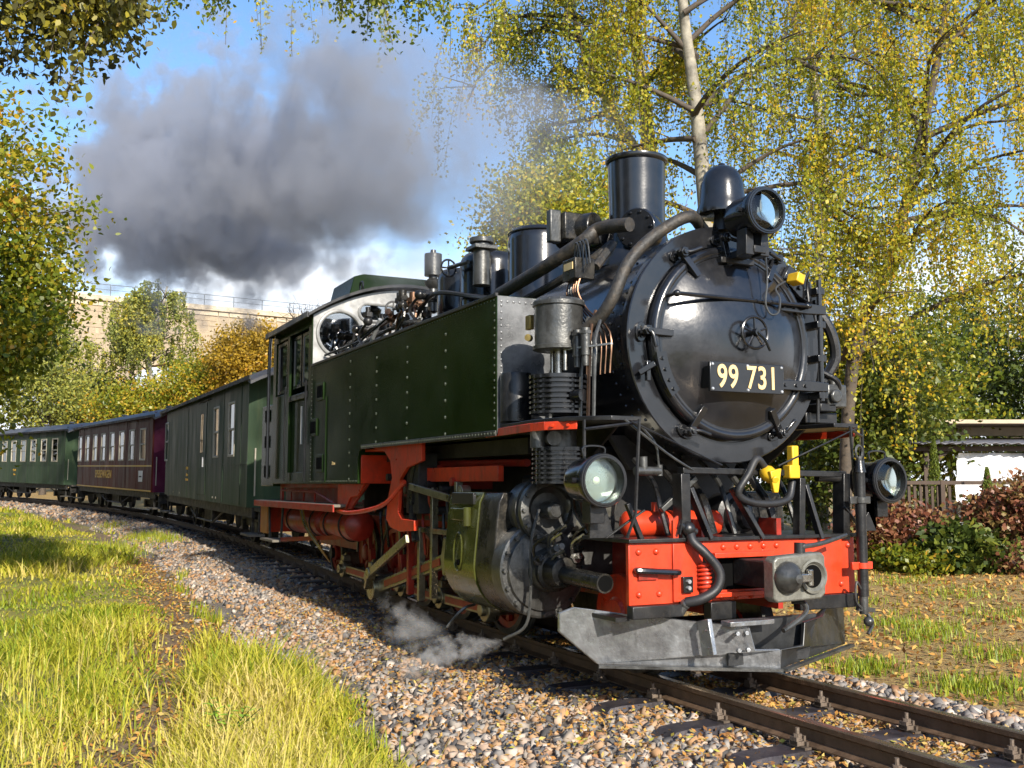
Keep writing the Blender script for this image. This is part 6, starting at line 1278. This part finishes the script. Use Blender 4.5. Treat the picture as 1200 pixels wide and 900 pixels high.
# tufts on the far bank and stray tufts on the ballast
cx_, cy_, cr_, ch_ = [], [], [], []
for u, v, k, q in ((1015, 772, 500, .16), (1090, 750, 420, .22), (1080, 742, 300, .22), (1125, 792, 420, .16), (1165, 770, 350, .2), (1040, 735, 260, .2), (1185, 800, 400, .2), (960, 762, 160, .1), (1060, 700, 250, .3), (1130, 715, 300, .3), (1180, 735, 350, .3), (1000, 715, 240, .25)):
    p = onz(-.25, u, v); cx_ += list(p[0]+rng.normal(size=k)*q); cy_ += list(p[1]+rng.normal(size=k)*q)
cx_, cy_ = np.array(cx_), np.array(cy_); m = len(cx_)
blades(cx_, cy_, ground_z(cx_, cy_), rng.uniform(.05, .14, m), rng.uniform(.008, .014, m), .32+.14*rng.normal(size=m), 'grass', 'short green grass tufts on the bank beyond the track')
cx_, cy_, q_ = [], [], []
for u, v, k, q in ((165, 640, 900, .42), (150, 648, 600, .5), (195, 645, 500, .3), (212, 690, 60, .10), (236, 712, 70, .12), (252, 722, 50, .10), (215, 678, 50, .08), (437, 858, 60, .07), (130, 628, 300, .4), (470, 780, 0, .1)):
    p = onz(-.2, u, v); cx_ += list(p[0]+rng.normal(size=k)*q*1.8); cy_ += list(p[1]+rng.normal(size=k)*q*.55)
cx_, cy_ = np.array(cx_), np.array(cy_); m = len(cx_); s, o = near_s(cx_, cy_); bz_ = np.interp(o, [-2.65, -2.0, -1.35], [-.48, -.30, -.185])+rail_z(s)
blades(cx_, cy_, np.maximum(ground_z(cx_, cy_, (s, o)), bz_), rng.uniform(.06, .24, m), rng.uniform(.008, .016, m), .42+.18*rng.normal(size=m), 'grass', 'yellowish grass tufts growing at the edge of the ballast')
# tall stalks and a leafy weed in the foreground
n = 260; px = rng.uniform(-4, 2.2, n); py = np.interp(-px, -PATH[:, 0], PATH[:, 1])-rng.uniform(.3, 1.6, n)
blades(px, py, ground_z(px, py), rng.uniform(.3, .55, n), np.full(n, .006), .85+.1*rng.normal(size=n), 'grass', 'tall straw coloured grass stalks on the near bank', .45)
def weed(u, v, n_st, hh, lab):
    p = onz(-.27, u, v); b = gnd(p); t = thing('weed_plant', lab, 'plant', b); k = 0
    for i in range(n_st):
        top = V((rng.normal()*.09, rng.normal()*.09, hh*rng.uniform(.7, 1.1))); G().tube([V((rng.normal()*.02, rng.normal()*.02, -.02)), top*.5+rng.normal(size=3)*.015, top], .004, 5, 3, .002).build('stem', MT['greenleaf'], t)
        for j in range(9):
            c = top*(.25+.085*j); az = j*2.4+i; d = V((math.cos(az), math.sin(az), .25+.3*rng.random())); d = unit(d); sdv = unit(np.cross(d, (0, 0, 1))); L_ = .075*(1.15-.06*j)*rng.uniform(.8, 1.2)
            g = G(); pts = [c, c+d*L_*.35+sdv*L_*.17, c+d*L_*.75+sdv*L_*.12-V((0, 0, L_*.08)), c+d*L_*1.15-V((0, 0, L_*.25)), c+d*L_*.75-sdv*L_*.12-V((0, 0, L_*.08)), c+d*L_*.35-sdv*L_*.17]
            g.add(pts, [(0, 1, 2, 3), (0, 3, 4, 5)]); o_ = g.build('leaf', MT['weedleaf'], t, smooth=0)
MT['weedleaf'] = M('weed_leaf', (.20, .34, .03), .45, var=.25, vs=12)
weed(262, 872, 6, .26, 'bright green leafy weed in the dry grass'); 
# ================================================================== SMOKE AND STEAM
def smoke_mat(name, axis_len, r0, r1, dens, col, nscale, cut, fade, aniso=.2, ramp_in=6., base=.0, step=.35):
    """density inside a widening plume along local +x, broken up by noise"""
    m = bpy.data.materials.new(name); m.use_nodes = True; N = m.node_tree.nodes; L = m.node_tree.links; N.clear()
    tc = N.new('ShaderNodeTexCoord'); sp = N.new('ShaderNodeSeparateXYZ'); L.new(tc.outputs['Object'], sp.inputs[0])
    def math_(op, a, b=None, c=None):
        n = N.new('ShaderNodeMath'); n.operation = op
        for i, q in enumerate((a, b, c)):
            if q is None: continue
            if isinstance(q, (int, float)): n.inputs[i].default_value = q
            else: L.new(q, n.inputs[i])
        return n.outputs[0]
    t = math_('DIVIDE', sp.outputs['X'], axis_len); R = math_('MULTIPLY_ADD', math_('SQRT', math_('MAXIMUM', t, 0.)), r1-r0, r0)
    r2 = math_('ADD', math_('POWER', sp.outputs['Y'], 2.), math_('POWER', sp.outputs['Z'], 2.)); q = math_('DIVIDE', math_('SQRT', r2), R)
    n1 = N.new('ShaderNodeTexNoise'); n1.inputs['Scale'].default_value = nscale; n1.inputs['Detail'].default_value = 3; n1.inputs['Roughness'].default_value = .55; L.new(tc.outputs['Object'], n1.inputs[0])
    n2 = N.new('ShaderNodeTexNoise'); n2.inputs['Scale'].default_value = nscale*2.9; n2.inputs['Detail'].default_value = 3; n2.inputs['Roughness'].default_value = .6; L.new(tc.outputs['Object'], n2.inputs[0])
    nn = math_('ADD', math_('MULTIPLY', math_('SUBTRACT', n1.outputs['Fac'], .5), 2.8), math_('MULTIPLY', math_('SUBTRACT', n2.outputs['Fac'], .5), 3.4))
    f = math_('ADD', math_('SUBTRACT', 1., q), nn); f = math_('SUBTRACT', f, cut)
    s = N.new('ShaderNodeMapRange'); s.interpolation_type = 'SMOOTHSTEP'; s.inputs['From Min'].default_value = 0; s.inputs['From Max'].default_value = fade; L.new(f, s.inputs[0])
    e = N.new('ShaderNodeMapRange'); e.interpolation_type = 'SMOOTHSTEP'; e.inputs['From Min'].default_value = 0; e.inputs['From Max'].default_value = ramp_in; e.inputs['To Min'].default_value = base; L.new(sp.outputs['X'], e.inputs[0])
    e2 = N.new('ShaderNodeMapRange'); e2.interpolation_type = 'SMOOTHSTEP'; e2.inputs['From Min'].default_value = axis_len; e2.inputs['From Max'].default_value = axis_len*.82; L.new(sp.outputs['X'], e2.inputs[0])
    d = math_('MULTIPLY', math_('MULTIPLY', s.outputs[0], e.outputs[0]), math_('MULTIPLY', e2.outputs[0], dens))
    v = N.new('ShaderNodeVolumePrincipled'); v.inputs['Color'].default_value = (*col, 1); v.inputs['Anisotropy'].default_value = aniso; L.new(d, v.inputs['Density'])
    o = N.new('ShaderNodeOutputMaterial'); L.new(v.outputs[0], o.inputs['Volume'])
    m.cycles.volume_step_rate = step; return m
def plume(name, label, p0, p1, r0, r1, **kw):
    p0, p1 = V(p0), V(p1); ln = float(np.linalg.norm(p1-p0)); m = smoke_mat(name, ln, r0, r1, **kw)
    g = G().lathe((0, 0, 0), X1, [(0, -.02)]+[(1.3*(r0+(r1-r0)*math.sqrt(k/10))+.02, ln*k/10) for k in range(11)]+[(0, ln+.02)], 24); me = g.mesh(name, m, 0)
    o = bpy.data.objects.new(name, me); COL.objects.link(o); tag(o, label, 'smoke', kind='stuff')
    o.location = p0; o.rotation_euler = Vector(p1-p0).to_track_quat('X', 'Z').to_euler(); return o
plume('smoke', 'dark grey smoke drifting back from the chimney over the train', (-1.45, 0, 4.05), (-34, -1.0, 12.2), .25, 4.1, dens=1.15, col=(.62, .63, .68), nscale=.34, cut=.50, fade=.34, ramp_in=10., base=.012, step=.22)
plume('steam', 'white steam jet from the cylinder drain cock', (-1.02, -1.31, .20), (-2.1, -1.62, -.08), .02, .17, dens=5.5, col=(1, 1, 1), nscale=5., cut=.35, fade=.8, ramp_in=.1, base=.6, step=.5)
plume('steam', 'wisp of steam drifting over the ballast beside the rail', (-2.0, -1.32, .12), (-2.75, -1.5, .12), .04, .24, dens=2.6, col=(1, 1, 1), nscale=3.4, cut=.35, fade=.8, ramp_in=.2, base=.3, step=.5)
